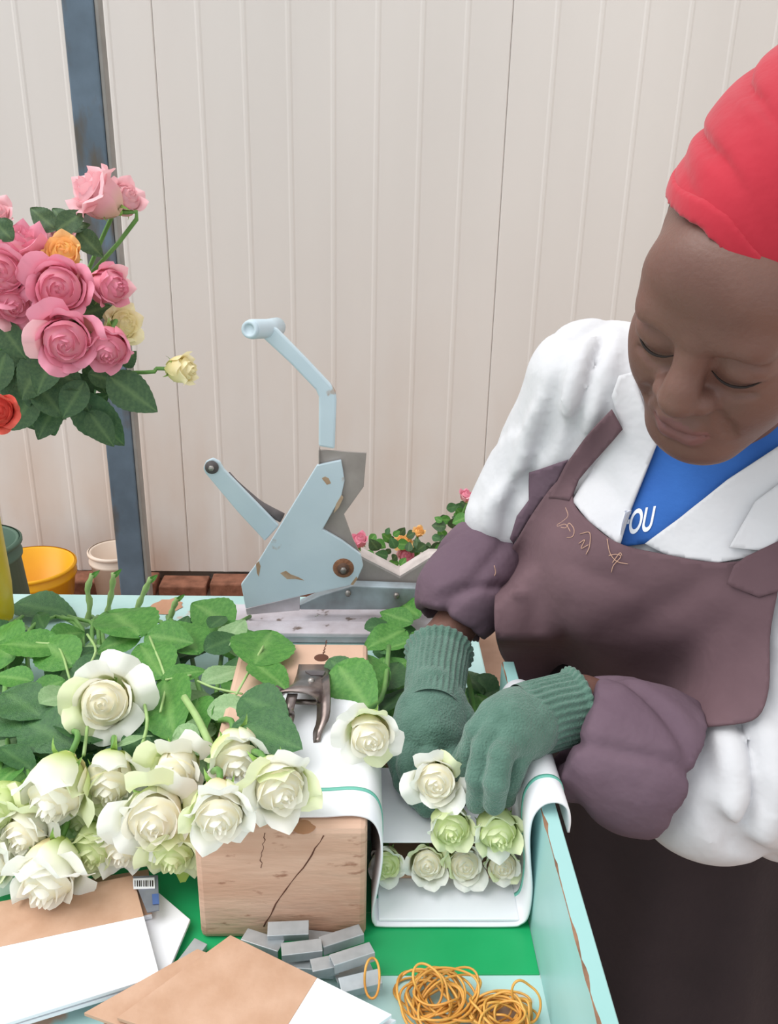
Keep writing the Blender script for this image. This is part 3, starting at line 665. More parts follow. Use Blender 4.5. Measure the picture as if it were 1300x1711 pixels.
# ================================================================== lever cutter at the far table edge
MY = 1.262
def K(x, y, yy=MY): return P(320+x/2.6, 500+y/2.6, y=yy)
mc = thing('stem_cutter', 'pale blue painted steel lever cutter with a raised bent handle', 'cutter', (K(560, 1380).x, MY, T))
def Kp(name, pts, y0, th, mat, bv=.0012): return prism(name, [K(a, b, y0) for a, b in pts], Vector((0, th, 0)), mat, mc, bv)
Kp('arm_plate', [(545, 722), (650, 700), (658, 745), (665, 790), (650, 860), (612, 925), (570, 1000), (655, 1050), (735, 1110), (746, 1160), (722, 1213), (690, 1243), (460, 1293), (235, 1345), (215, 1240), (290, 1140)], MY-.014, .007, m_blue)
Kp('blade', [(552, 655), (760, 668), (748, 815), (662, 935), (700, 1040), (735, 1110), (655, 1060), (575, 1005), (552, 900)], MY-.006, .004, m_steel, .0006)
Kp('blade_flange', [(552, 655), (556, 655), (556, 720), (552, 720)], MY-.012, .02, m_steel, .0004)
Kp('handle', [(300, 160), (340, 112), (372, 130), (490, 250), (608, 375), (626, 405), (630, 440), (622, 652), (552, 640), (553, 425), (540, 395), (430, 280)], MY-.012, .011, m_blue, .003)
tube('grip', [K(255, 131, MY-.05), K(262, 130, MY-.045), K(330, 128, MY+.0), K(372, 120, MY+.03)], [.0125, .0135, .0135, .0135], m_blue, mc, 20)
lathe('grip_end', [(0, .001), (.007, .001), (.0075, .003), (.0115, .003), (.0125, 0)], K(254, 131, MY-.0505), m_blue, mc, 20, K(254, 131, MY-.0505)-K(330, 128, MY))
Kp('lower_bar', [(50, 735), (62, 706), (92, 692), (122, 708), (140, 740), (380, 985), (318, 1052), (200, 925), (60, 758)], MY+.004, .008, m_blue, .002)
lathe('washer', [(0, .004), (.006, .004), (.0062, .002), (.010, .002), (.0105, 0)], K(88, 730, MY+.003), m_spring, mc, 20, (0, -1, 0))
lathe('bolt', [(0, .0075), (.004, .0075), (.0045, .004)], K(88, 730, MY+.003), m_bolt, mc, 6, (0, -1, 0))
tube('damper', spline([K(160, 755, MY+.02), K(200, 810, MY+.02), K(285, 890, MY+.02), K(395, 950, MY+.02)], 12), [.003+.005*min(1, i/6) for i in range(12)], m_spring, mc, 10)
lathe('pivot_rust', [(0, .0012), (.014, .0012), (.0165, 0)], K(660, 1168, MY-.014), m_rust, mc, 20, (0, -1, 0))
lathe('pivot_nut', [(0, .006), (.009, .006), (.0095, .0012)], K(660, 1168, MY-.014), pm('rusty_nut', S(110, 84, 70), S(84, 62, 52), 80, .8), mc, 18, (0, -1, 0))
lathe('pivot_bolt', [(0, .011), (.0048, .011), (.005, .006)], K(660, 1168, MY-.014), m_bolt, mc, 6, (0, -1, 0))
for (pts) in ([(385, 1190), (410, 1180), (430, 1195), (465, 1208), (490, 1222), (450, 1215), (415, 1216)], [(652, 850), (660, 862), (640, 905), (618, 930), (628, 890)], [(690, 1240), (716, 1205), (722, 1214), (702, 1242)], [(280, 1150), (292, 1138), (300, 1160), (292, 1205), (284, 1190)], [(566, 778), (580, 770), (596, 778), (606, 800), (588, 806)]):
    Kp('rust_patch', pts, MY-.01435, .0008, pm('rust_stain', S(188, 166, 142), S(170, 140, 112), 60, .9), 0)
Kp('channel', [(468, 1330), (560, 1288), (700, 1246), (1150, 1262), (1150, 1350), (470, 1350)], MY+.001, .022, m_steelb, .002)
for (x, y) in ((680, 1275), (890, 1285)): lathe('channel_bolt', [(0, .006), (.0045, .006), (.005, 0)], K(x, y, MY+.001), m_bolt, mc, 6, (0, -1, 0))
Kp('notch_plate', [(735, 1125), (905, 1212), (1035, 1132), (1170, 1136), (1170, 1268), (700, 1252)], MY+.026, .004, m_steel, .0006)
for (a, b) in (((735, 1125), (905, 1212)), ((905, 1212), (1035, 1132)), ((1035, 1132), (1170, 1136))):
    A, B = K(*a, MY+.026), K(*b, MY+.026); A2, B2 = A+Vector((0, .035, 0)), B+Vector((0, .035, 0)); d = Vector((0, 0, .004))
    V = [A, B, B2, A2, A+d, B+d, B2+d, A2+d]; part('notch_edge', V, [(0, 1, 2, 3), (4, 7, 6, 5), (0, 4, 5, 1), (1, 5, 6, 2), (2, 6, 7, 3), (3, 7, 4, 0)], pm('worn_edge', S(206, 196, 192), S(178, 168, 164), 30, .5), mc, smooth=False)
a, b = P(378, 1022, z=T), P(642, 1036, z=T)
box('base_board', (a.x, MY-.05, T+.0012), (.13, MY+.055, T+.014), m_whitewood, mc, .002)
box('base_strip', (a.x+.012, MY-.056, T+.0142), (P(640, 1030, z=T).x, MY-.016, T+.022), m_whitewood, mc, .002)
Kp('hinge_foot', [(235, 1345), (300, 1330), (470, 1290), (470, 1352), (240, 1372)], MY-.004, .006, m_whitewood, .001)

# ================================================================== buckets, vase and bouquet
def bucket(name, label, c, r0, r1, h, mat, fill=None):
    r = thing(name, label, 'bucket', c)
    lathe('wall', [(0, .004), (r0, .004), (r0+.002, .0), (r1, h-.045), (r1+.006, h-.042), (r1+.006, h-.034), (r1+.001, h-.03), (r1+.003, h-.002), (r1, h), (r1-.006, h-.003), (r0-.004, .012), (0, .012)], c, mat, r, 44)
    lathe('rim', [(r1+.0035, h-.012), (r1+.009, h-.009), (r1+.009, h-.002), (r1+.004, h+.001)], c, mat, r, 44); return r
bc = P(62, 930, y=2.80); by = 2.80; bh = bc.z+.02
bucket('bucket', 'yellow plastic bucket standing on the floor by the wall', (P(48, 940, y=by).x, by, 0), .115, .148, P(50, 942, y=by-.0).z, m_yellow)
bucket('bucket', 'milky white plastic bucket half hidden behind the steel post', (P(193, 930, y=2.86).x, 2.86, 0), .065, .085, P(193, 918, y=2.86).z, m_whiteplastic)
gx = P(10, 930, y=2.0)
bucket('bucket', 'dark green upturned bucket behind the yellow vase', (P(-40, 960, y=1.95).x, 1.95, 0), .15, .105, P(10, 905, y=1.95).z, m_dgreen)
VX, VY = P(22, 1000, z=T).x-.075, 1.235
VX = P(20, 1000, y=VY).x-.066
vs = thing('vase', 'tall lime yellow plastic vase holding the pink roses', 'vase', (VX, VY, T+.0012))
vh = P(5, 716, y=VY).z-T
lathe('body', [(0, .002), (.040, .0012), (.054, .006), (.0615, .03), (.064, .08), (.061, .2), (.057, vh), (.059, vh+.006), (.055, vh+.006), (.053, vh-.002), (.056, .2), (.056, .03), (0, .012)], (VX, VY, T), m_vase, vs, 44)
VT = Vector((VX, VY, T+vh))
def brose(label, px, py, dpx, y, axis, mats, bud=False, kinds=(0, 1, 2), name='pink_rose', stem=None, **k):
    c = P(px, py, y=y); D = dpx*dep(c)/FPX
    mid = VT+Vector(((c.x-VX)*.25, (c.y-VY)*.25, .03))
    st = stem or [c.lerp(mid, .5)+Vector((0, .01, -.03)), mid, VT+Vector((random.uniform(-.025, .025), random.uniform(-.02, .02), -.10))]
    return rose(name, label, 'roses in the lime yellow vase', c, D, axis, mats, stem=st, bud=bud, kinds=kinds, srad=.003, **k)
PK = (m_pp, m_pp, m_ppl); PL = (m_ppl, m_ppl, m_ppl)
BR = []
bl = [
 ('pale pink rose highest in the vase, seen from the side', 165, 328, 84, 1.22, (-.7, -.35, .62), PL, {'kinds': (0, 1)}),
 ('small pale pink rose right beside the highest one', 208, 334, 62, 1.25, (.55, -.5, .5), PL, {'bud': True}),
 ('wide pink rose facing up at the left edge', 36, 424, 92, 1.17, (.25, -.3, .9), PK, {'kinds': (2, 0)}),
 ('ruffled pink rose at the left picture edge', 4, 458, 92, 1.10, (.3, -.95, .2), PK, {}),
 ('deep pink rose under the ruffled one at the left edge', 18, 500, 76, 1.10, (.5, -.8, -.3), PK, {'kinds': (1, 0)}),
 ('peach orange rose in the middle of the bouquet', 108, 430, 66, 1.16, (.1, -.7, .6), (m_po, m_po, m_po), {'kinds': (2, 0)}),
 ('small pink rose behind the peach orange one', 102, 402, 56, 1.22, (.2, -.4, .8), PL, {'bud': True}),
 ('pink rose with one large outer petal below the peach rose', 100, 482, 96, 1.10, (.25, -.9, .12), PK, {}),
 ('round pink rose at the right edge of the bouquet', 180, 478, 76, 1.13, (.8, -.5, .1), PK, {'bud': True, 'kinds': (2, 0)}),
 ('lowest full pink rose of the bouquet', 112, 566, 100, 1.07, (.2, -.92, -.1), PK, {'kinds': (1, 0)}),
 ('pink rose bud beside the lowest full pink rose', 182, 578, 82, 1.08, (.15, -.85, -.35), PK, {'bud': True, 'kinds': (2, 0)}),
 ('cream rose peeping out behind the pink buds', 200, 545, 62, 1.15, (.7, -.5, .3), (m_pc, m_pc, m_pc), {}),
 ('coral red rose cut by the left edge above the vase', -4, 686, 64, 1.08, (.4, -.9, .1), (m_pr, m_pr, m_pr), {'kinds': (2, 0)}),
 ('pale pink rose cut by the left edge, highest there', -6, 362, 50, 1.2, (.3, -.6, .6), PL, {}),
]
for (lb, px, py, d, y, ax, mt, kw) in bl:
    BR.append((px, py, brose(lb, px, py, d, y, ax, mt, name='rose', **kw)))
cs = P(303, 617, y=1.12)
r = rose('rose', 'cream yellow rose standing out alone to the right on a thin stem', 'roses in the lime yellow vase', cs, 56*dep(cs)/FPX, (.96, -.25, .05), (m_pc, m_pc, m_pc), bud=True, kinds=(2, 0), nout=6, srad=.0026,
         stem=[P(255, 622, y=1.12), P(200, 625, y=1.13), P(120, 650, y=1.16), P(40, 690, y=1.2), VT+Vector((.01, 0, -.05))])
BR.append((250, 620, r))
def bleaf(ax, ay, bx_, by_, y, mat=None, wid=1.05, nor=None):
    a, b = P(ax, ay, y=y), P(bx_, by_, y=y+random.uniform(-.015, .015)); add_leaf(nearest(BR, (ax+bx_)/2, (ay+by_)/2), a, b, nor or (random.uniform(-.4, .4), -1, random.uniform(.1, .7)), mat or m_leafb, wid)
for q in [(92, 382, 48, 346, 1.2), (96, 384, 142, 352, 1.19), (112, 376, 84, 345, 1.21), (118, 384, 150, 372, 1.2), (132, 388, 168, 426, 1.2), (184, 630, 262, 688, 1.1), (150, 625, 205, 640, 1.12), (120, 625, 150, 690, 1.13), (70, 600, 30, 670, 1.1), (60, 640, 110, 700, 1.12),
          (40, 620, 10, 700, 1.12), (130, 660, 206, 748, 1.13), (100, 660, 60, 735, 1.14), (80, 610, 140, 650, 1.12), (20, 560, 60, 620, 1.12), (10, 590, -20, 660, 1.12), (40, 540, 80, 600, 1.15), (150, 600, 176, 660, 1.16), (70, 680, 90, 730, 1.15), (150, 690, 190, 745, 1.12), (20, 372, -10, 390, 1.15), (30, 680, 60, 720, 1.14), (0, 540, 40, 600, 1.1), (60, 560, 20, 640, 1.13), (90, 590, 60, 660, 1.1), (205, 610, 225, 590, 1.12), (135, 520, 160, 540, 1.16), (20, 400, -20, 360, 1.1), (140, 640, 100, 700, 1.11), (60, 650, 15, 720, 1.12)]: bleaf(*q)
for k in range(30):
    px, py = random.uniform(-30, 140), random.uniform(520, 690); q = random.uniform(0, 6.28); L = random.uniform(50, 75)
    bleaf(px, py, px+L*math.cos(q), min(730, py+L*math.sin(q)), random.uniform(1.13, 1.24), random.choice((m_leafb, m_leafd)))
# far roses in a bucket by the wall
FY = 2.55
fb = P(690, 985, y=FY); bucket('bucket', 'pale plastic bucket holding the far roses behind the cutter', (P(700, 960, y=FY).x, FY, 0), .12, .15, P(690, 985, y=FY).z, m_whiteplastic)
FR = []
fbx = Vector((P(700, 960, y=FY).x, FY, fb.z))
for (lb, px, py, d, ax, mt, bud) in [('pink rosebud just right of the cutter blade', 601, 903, 30, (-.1, -.4, .9), PK, True), ('orange rose above the pink one, behind the notch plate', 674, 908, 27, (0, -.6, .8), (m_po, m_po, m_po), False),
   ('pink rose low behind the notch plate of the cutter', 678, 928, 29, (.1, -.8, .4), PK, False), ('small orange rose at the top of the far bunch', 700, 889, 20, (.1, -.6, .8), (m_po, m_po, m_po), True), ('faded peach rose among the far leaves beside the sleeve', 757, 902, 24, (.2, -.6, .7), (m_po, m_ppl, m_ppl), True),
   ('pink rose tallest of the far bunch, beside the white sleeve', 780, 829, 24, (0, -.2, 1), PK, True)]:
    c = P(px, py, y=FY+.03); FR.append((px, py, rose('rose', lb, 'far roses behind the cutter', c, d*dep(c)/FPX, ax, mt, nout=5, bud=bud, srad=.004, stem=[c.lerp(fbx, .5)+Vector((0, 0, -.02)), fbx+Vector((random.uniform(-.08, .08), 0, -.05))])))
for k in range(70):
    px, py = (random.uniform(620, 790), random.uniform(885, 950)) if k < 52 else (random.uniform(730, 790), random.uniform(845, 900)); q = random.uniform(0, 6.28); L = random.uniform(14, 30); y = FY+random.uniform(-.08, .12)
    a, b = P(px, py, y=y), P(px+L*math.cos(q), py+L*.7*math.sin(q), y=y+random.uniform(-.02, .02)); add_leaf(nearest(FR, px, py), a, b, (random.uniform(-.6, .6), -1, random.uniform(.1, .9)), random.choice((m_leafb, m_leafd, m_leaf)), 1.3)

# ================================================================== smooth solids (distance fields) for the person
def axis_u(a, b, h): return np.arange(a, b+h, h, dtype=np.float32)
def axis_n(segs):
    out = []
    for (a, b, h) in segs: out += list(np.arange(a, b-h*.3, h))
    return np.array(out+[segs[-1][1]], dtype=np.float32)
class Field:
    def __init__(s, ax, ay, az, M=None):
        s.a = (ax, ay, az); s.v = np.full((len(ax), len(ay), len(az)), .3, dtype=np.float32); s.M = M   # M: local -> grid space
    def blk(s, lo, hi): return tuple(slice(max(0, int(np.searchsorted(a, l))-1), min(len(a), int(np.searchsorted(a, h))+1)) for a, l, h in zip(s.a, lo, hi))
    def pts(s, sl): return s.a[0][sl[0]][:, None, None], s.a[1][sl[1]][None, :, None], s.a[2][sl[2]][None, None, :]
    def pt(s, p): return np.array(s.M @ Vector(p)) if s.M is not None else np.array(Vector(p))
    def comb(s, sl, d, k, op):
        a = s.v[sl]
        if op == 'u': h = np.maximum(k-np.abs(a-d), 0)/k; s.v[sl] = np.minimum(a, d)-h*h*k*.25
        elif op == 's': h = np.maximum(k-np.abs(a+d), 0)/k; s.v[sl] = np.maximum(a, -d)+h*h*k*.25
        elif op == 'i': s.v[sl] = np.maximum(a, d)
    def cone(s, a, b, ra, rb=None, k=.02, op='u'):
        rb = ra if rb is None else rb; a, b = s.pt(a), s.pt(b); r = max(ra, rb)+k+.02
        sl = s.blk(np.minimum(a, b)-r, np.maximum(a, b)+r)
        if 0 in [q.stop-q.start for q in sl]: return s
        X, Y, Z = s.pts(sl); ba = b-a; L = float(ba@ba)+1e-9
        h = np.clip(((X-a[0])*ba[0]+(Y-a[1])*ba[1]+(Z-a[2])*ba[2])/L, 0, 1)
        d = np.sqrt((X-a[0]-h*ba[0])**2+(Y-a[1]-h*ba[1])**2+(Z-a[2]-h*ba[2])**2)-(ra+(rb-ra)*h)
        s.comb(sl, d.astype(np.float32), k, op); return s
    def chain(s, pts, rs, k=.02, op='u'):
        for i in range(len(pts)-1): s.cone(pts[i], pts[i+1], rs[i], rs[i+1], k, op)
        return s
    def ell(s, c, r, R=None, k=.02, op='u'):
        c = s.pt(c); Rm = np.array(R) if R is not None else np.eye(3)
        if s.M is not None: Rm = np.array(s.M.to_3x3()) @ Rm
        m = max(r)+k+.02; sl = s.blk(c-m, c+m)
        if 0 in [q.stop-q.start for q in sl]: return s
        X, Y, Z = s.pts(sl); X, Y, Z = X-c[0], Y-c[1], Z-c[2]
        q = [(X*Rm[0, i]+Y*Rm[1, i]+Z*Rm[2, i])/r[i] for i in range(3)]
        k0 = np.sqrt(q[0]**2+q[1]**2+q[2]**2)+1e-6; k1 = np.sqrt((q[0]/r[0])**2+(q[1]/r[1])**2+(q[2]/r[2])**2)+1e-6
        s.comb(sl, (k0*(k0-1)/k1).astype(np.float32), k, op); return s
    def disp(s, fn):
        sl = tuple(slice(0, len(a)) for a in s.a); X, Y, Z = s.pts(sl); s.v += fn(X, Y, Z).astype(np.float32); return s
    def cut(s, p, n, k=.004):
        """keep the side the normal n points away from"""
        sl = tuple(slice(0, len(a)) for a in s.a); X, Y, Z = s.pts(sl); n = np.array(nrm(n)); p = np.array(Vector(p))
        d = (X-p[0])*n[0]+(Y-p[1])*n[1]+(Z-p[2])*n[2]; s.v = np.maximum(s.v, d.astype(np.float32)); return s
    def mesh(s, sm=1):
        v = s.v; ins = v < 0; ax, ay, az = s.a; sh = [n-1 for n in v.shape]
        c = np.zeros(sh, np.int8)
        for i in (0, 1):
            for j in (0, 1):
                for k in (0, 1): c += ins[i:i+sh[0], j:j+sh[1], k:k+sh[2]]
        ci, cj, ck = np.nonzero((c > 0) & (c < 8)); idx = np.full(sh, -1, np.int64); idx[ci, cj, ck] = np.arange(len(ci))
        pos = np.zeros((len(ci), 3)); cnt = np.zeros(len(ci)); co = [(i, j, k) for i in (0, 1) for j in (0, 1) for k in (0, 1)]
        for a in co:
            for d in range(3):
                if a[d]: continue
                b = list(a); b[d] = 1
                va = v[ci+a[0], cj+a[1], ck+a[2]]; vb = v[ci+b[0], cj+b[1], ck+b[2]]; m = (va < 0) != (vb < 0)
                t = np.where(m, va/np.where(m, va-vb, 1), 0)
                A = np.stack([ax[ci+a[0]], ay[cj+a[1]], az[ck+a[2]]], 1); B = np.stack([ax[ci+b[0]], ay[cj+b[1]], az[ck+b[2]]], 1)
                pos += np.where(m[:, None], A+(B-A)*t[:, None], 0); cnt += m
        pos /= cnt[:, None]; F = []
        for d in range(3):
            e, f = [(1, 2), (2, 0), (0, 1)][d]; sl0 = [slice(None)]*3; sl1 = [slice(None)]*3
            sl0[d] = slice(0, -1); sl1[d] = slice(1, None); A = ins[tuple(sl0)]; B = ins[tuple(sl1)]
            q = np.array(np.nonzero(A != B)); ok = (q[e] > 0) & (q[f] > 0) & (q[e] < sh[e]) & (q[f] < sh[f]); q = q[:, ok]; inn = A[tuple(q)]
            def cell(de, df): r = q.copy(); r[e] += de; r[f] += df; return idx[tuple(r)]
            Q = np.stack([cell(-1, -1), cell(0, -1), cell(0, 0), cell(-1, 0)], 1); Q[~inn] = Q[~inn][:, ::-1]; F.append(Q)
        F = np.concatenate(F); F = F[(F >= 0).all(1)]
        for _ in range(sm): pos = smooth_v(pos, F)
        return pos, F
def smooth_v(pos, F, lam=.5):
    e = np.concatenate([F[:, [0, 1]], F[:, [1, 2]], F[:, [2, 3]], F[:, [3, 0]]]); acc = np.zeros_like(pos); n = np.zeros(len(pos))
    np.add.at(acc, e[:, 0], pos[e[:, 1]]); np.add.at(n, e[:, 0], 1); np.add.at(acc, e[:, 1], pos[e[:, 0]]); np.add.at(n, e[:, 1], 1)
    return pos*(1-lam)+lam*acc/np.maximum(n, 1)[:, None]
def nz(X, Y, Z, f, seed, oct=3):
    r = np.random.default_rng(seed); o = 0
    for k in range(oct*3):
        d = r.normal(0, 1, 3); d /= np.linalg.norm(d); ff = f*(1.7**(k//3)); o = o+np.sin((X*d[0]+Y*d[1]+Z*d[2])*ff+r.uniform(0, 6.28))/(1.6**(k//3))
    return o/(2.2*oct**.5)
def fbox(lo, hi, h, M=None): return Field(*[axis_u(a, b, h) for a, b in zip(lo, hi)], M)

# ------------------------------------------------------------------ pose
FD = Vector((-.5, -.866, 0)); LD = Vector((.866, -.5, 0)); TR3 = Matrix((LD, -FD, Vector((0, 0, 1)))).transposed()   # torso: x her left, y her back
PEL, WST, CHE, NEC = Vector((.46, 1.07, .86)), Vector((.425, 1.03, 1.0)), Vector((.385, .965, 1.16)), Vector((.375, .915, 1.335))
RS, RE, RW = P(988, 645, y=1.0), P(868, 885, y=1.10), P(738, 1078, z=T+.148)
LS, LE, LW = Vector((.515, .84, 1.235)), Vector((.43, .765, .962)), P(972, 1180, y=.775)
HR = Matrix(((.74493426, .62174921, -.24186951), (-.62545348, .52472992, -.57746555), (-.23212259, .581452, .7797645))); HM = HR.to_4x4(); HM.translation = Vector((.3035, .7104, 1.468))
person = thing('person', 'woman in red headscarf, white coat and plum apron bunching roses with green gloves', 'person', (.47, 1.08, 0))

# ------------------------------------------------------------------ body: one continuous surface, fine cells around the face
h = .0021; bx = HM.translation
f = Field(axis_n([(0.02, bx.x-.125, .014), (bx.x-.125, bx.x+.12, h), (bx.x+.12, .80, .014)]), axis_n([(.46, bx.y-.13, .014), (bx.y-.13, bx.y+.10, h), (bx.y+.10, 1.35, .014)]), axis_n([(-.02, bx.z-.145, .014), (bx.z-.145, bx.z+.09, h), (bx.z+.09, 1.62, .01)]))
# trunk, arms, legs
f.ell(CHE, (.135, .095, .17), TR3, .05); f.cone(PEL, CHE, .115, .10, .05); f.ell(PEL, (.155, .11, .12), TR3, .05); f.chain([RS, NEC+Vector((0, 0, -.01)), LS], [.05, .055, .05], .04)
f.chain([RS, RE, RW], [.05, .042, .0265], .02); f.chain([LS, LE, LW], [.05, .045, .029], .02)
f.cone(RW, P(722, 1180, z=T+.135), .026, .018, .02); f.cone(LW, P(880, 1210, y=.742), .026, .018, .02)
for s in (-1, 1):
    hip = PEL+LD*.085*s+Vector((0, 0, -.06)); kn = Vector((hip.x, hip.y-.01, .46)); an = Vector((hip.x, hip.y+.03, .08)); f.chain([hip, kn, an], [.088, .058, .042], .03); f.cone(an+Vector((0, 0, -.03)), an+FD*.15+Vector((0, 0, -.045)), .042, .034, .02)
f.chain([NEC+Vector((0, 0, -.03)), NEC.lerp(HM @ Vector((0, .03, -.06)), .5), HM @ Vector((0, .02, -.04))], [.060, .056, .056], .03)
# head, in its own frame: x her left, -y out of the face, z up
f.M = HM
f.ell((0, .016, .032), (.076, .094, .086), None, .02)
f.ell((0, -.028, -.03), (.063, .060, .082), None, .03)
f.ell((0, -.062, .045), (.056, .030, .045), None, .03)                     # forehead
for s in (-1, 1):
    f.ell((s*.043, -.052, -.022), (.026, .030, .026), None, .022)           # cheek bone
    f.ell((s*.036, -.062, -.050), (.028, .028, .034), None, .022)           # cheek
    f.cone((s*.056, -.0, -.055), (s*.022, -.075, -.100), .022, .020, .025)  # jaw
f.ell((0, -.083, -.106), (.026, .020, .022), None, .02)                     # chin
f.ell((0, -.05, -.112), (.040, .036, .024), None, .025)                     # under the chin
f.ell((0, -.078, -.066), (.034, .024, .030), None, .02)                     # muzzle
f.cone((-.040, -.079, .024), (.040, -.079, .024), .012, .012, .018)         # brow
for s in (-1, 1):
    f.ell((s*.033, -.100, .005), (.0185, .0165, .0115), None, .012, 's')    # socket
    f.ell((s*.034, -.0735, .0015), (.0225, .0178, .0165), None, .006)         # closed lid over the eye
    f.chain([(s*.0150, -.0885, -.0045), (s*.024, -.0915, -.0088), (s*.034, -.0912, -.0100), (s*.044, -.0875, -.0080), (s*.052, -.0815, -.0035)], [.0012, .0016, .0016, .0015, .001], .003, 's')   # lid line
    f.chain([(s*.018, -.0895, .0135), (s*.030, -.0905, .0165), (s*.043, -.0875, .0160), (s*.053, -.0805, .0115)], [.0012, .0016, .0016, .001], .005, 's')          # fold above the lid
    f.chain([(s*.020, -.089, -.019), (s*.034, -.090, -.0225), (s*.048, -.083, -.018)], [.0008, .0012, .0008], .006, 's')    # pouch under the eye
f.chain([(0, -.088, .018), (0, -.094, .000), (0, -.1035, -.018), (0, -.1070, -.028)], [.0085, .0085, .0115, .0140], .012)     # nose
f.ell((0, -.1060, -.031), (.0150, .0130, .0115), None, .008)
for s in (-1, 1):
    f.ell((s*.0172, -.0970, -.0335), (.0092, .0118, .0092), None, .006)     # wing
    f.ell((s*.0085, -.1075, -.0435), (.0052, .006, .0034), None, .003, 's')  # nostril
    f.chain([(s*.030, -.0945, -.046), (s*.036, -.0930, -.058), (s*.038, -.088, -.070)], [.0012, .0020, .0012], .010, 's')    # fold beside the nose
f.chain([(-.0240, -.0900, -.0705), (-.012, -.0985, -.0655), (0, -.1000, -.0660), (.012, -.0985, -.0655), (.0240, -.0900, -.0705)], [.0025, .0072, .0068, .0072, .0025], .005)      # upper lip
f.chain([(-.0220, -.0890, -.0760), (-.010, -.0975, -.0795), (.010, -.0975, -.0795), (.0220, -.0890, -.0760)], [.004, .0082, .0082, .004], .006)
f.chain([(-.0255, -.0935, -.0722), (-.012, -.1050, -.0720), (0, -.1060, -.0732), (.012, -.1050, -.0720), (.0255, -.0935, -.0722)], [.0008, .0013, .0014, .0013, .0008], .003, 's')  # mouth line
f.cone((-.012, -.095, -.0915), (.012, -.095, -.0915), .0022, .0022, .008, 's')
for s in (-1, 1): f.ell((s*.073, .020, -.012), (.009, .018, .028), None, .008); f.ell((s*.081, .016, -.010), (.005, .010, .017), None, .004, 's')
f.M = None
V, F = f.mesh(1)
# lips a shade rosier: material by place on the face
Vl = (V-np.array(HM.translation)) @ np.array(HR)
body = part('body', V, F, m_skin, person, recalc=False); body.data.materials.append(m_lip)
fc = Vl[F].mean(1); lipm = ((fc[:, 0]/.026)**2+((fc[:, 2]+.0725)/.0125)**2 < 1) & (fc[:, 1] < -.088) & (V[F].mean(1)[:, 2] > 1.2)
body.data.polygons.foreach_set('material_index', lipm.astype(np.int32)); tag(body, 'dark brown skin, eyes lowered')
bvh_body = BVHTree.FromPolygons([Vector(v) for v in V], F.tolist())
for s in (-1, 1):
    p3 = [HM @ Vector(q) for q in spline([(s*.0155, -.0885, -.0050), (s*.024, -.0905, -.0092), (s*.034, -.0905, -.0104), (s*.044, -.0870, -.0086), (s*.0525, -.0800, -.0040)], 12)]
    tube('eyelashes', p3, [.0004+.0008*math.sin(math.pi*i/11) for i in range(12)], m_lash, person, 6)
# hair showing at the temples and under the scarf
g = fbox((-.11, -.10, -.07), (.11, .14, .14), .0035)
g.ell((0, .026, .034), (.0785, .096, .089), None, .01).cut((0, -.036, .05), (0, -1, -.18)).cut((0, 0, -.03), (0, 0, -1)).disp(lambda X, Y, Z: .0012*nz(X, Y, Z, 300, 4))
v, q = g.mesh(1); part('hair', v @ np.array(HR).T+np.array(HM.translation), q, m_hair, person, recalc=False)

# ------------------------------------------------------------------ headscarf
allb = lambda g: tuple(slice(0, len(a)) for a in g.a)
def rim(X, Y): return .060-.50*Y-.40*np.maximum(X, -.02)-.45*np.maximum(X, 0)
def creasef(v, w=.3): return np.exp(-(np.sin(v)/w)**2)
def scarf_f(X, Y, Z):
    u = Z-rim(X, Y); q = u+.018*np.sin(X*22+1)+.010*np.sin(Y*31)
    return .0065*creasef(q*62+.35, .30)*np.clip(u/.03, 0, 1)*np.exp(-((X+.045)/.045)**2)+.0022*creasef((q+.3*X)*45, .3)*np.clip(u/.02, 0, 1)
g = fbox((-.13, -.13, -.06), (.13, .21, .21), .0029)
g.ell((0, .032, .054), (.0795, .108, .092), None, .02).ell((0, .098, .070), (.062, .080, .072), None, .05)
g.disp(scarf_f); X, Y, Z = g.pts(allb(g)); g.v = np.maximum(g.v, ((rim(X, Y)-Z)*.85)).astype(np.float32)
v, q = g.mesh(2); sc = part('headscarf', v @ np.array(HR).T+np.array(HM.translation), q, m_red, person, recalc=False); tag(sc, 'red cotton headscarf with a folded hem')
# folded hem: a flat band along the rim
g = fbox((-.13, -.13, -.06), (.13, .21, .21), .0026)
g.ell((0, .032, .054), (.0812, .1098, .0938), None, .02); X, Y, Z = g.pts(allb(g)); u = Z-rim(X, Y)
g.v = np.maximum(g.v, np.maximum((-.001-u)*.85, (u-.019-.004*np.sin(X*34+.6))*.85)).astype(np.float32)
v, q = g.mesh(2); part('scarf_hem', v @ np.array(HR).T+np.array(HM.translation), q, m_red, sc, recalc=False)

# ------------------------------------------------------------------ white coat
g = fbox((.02, .58, .55), (.74, 1.30, 1.47), .0058)
g.ell(CHE, (.165, .115, .20), TR3, .06); g.cone(WST, CHE, .125, .12, .06); g.ell(PEL, (.175, .13, .14), TR3, .06); g.cone(PEL, PEL+Vector((.01, .01, -.25)), .15, .17, .05)
for s in (-1, 1): g.ell(CHE+FD*.085+LD*.075*s+Vector((0, 0, -.05)), (.078, .07, .085), TR3, .05)       # bust
g.ell(WST+FD*.05+Vector((0, 0, .02)), (.15, .10, .11), TR3, .05)
g.chain([RS, NEC+Vector((0, .03, -.015)), LS], [.066, .072, .070], .05)
g.chain([RS, RS.lerp(RE, .3), RS.lerp(RE, .6), RE.lerp(RS, .08)], [.070, .063, .056, .056], .035)
g.cone(P(905, 765, y=1.05), P(830, 862, y=1.045), .045, .040, .05)
g.chain([LS, LE.lerp(LS, .35), LE, P(1165, 1285, y=.752)], [.078, .080, .088, .074], .04)
g.cone(LE+Vector((.0, .0, .02)), P(1170, 1335, y=.742), .075, .062, .04)
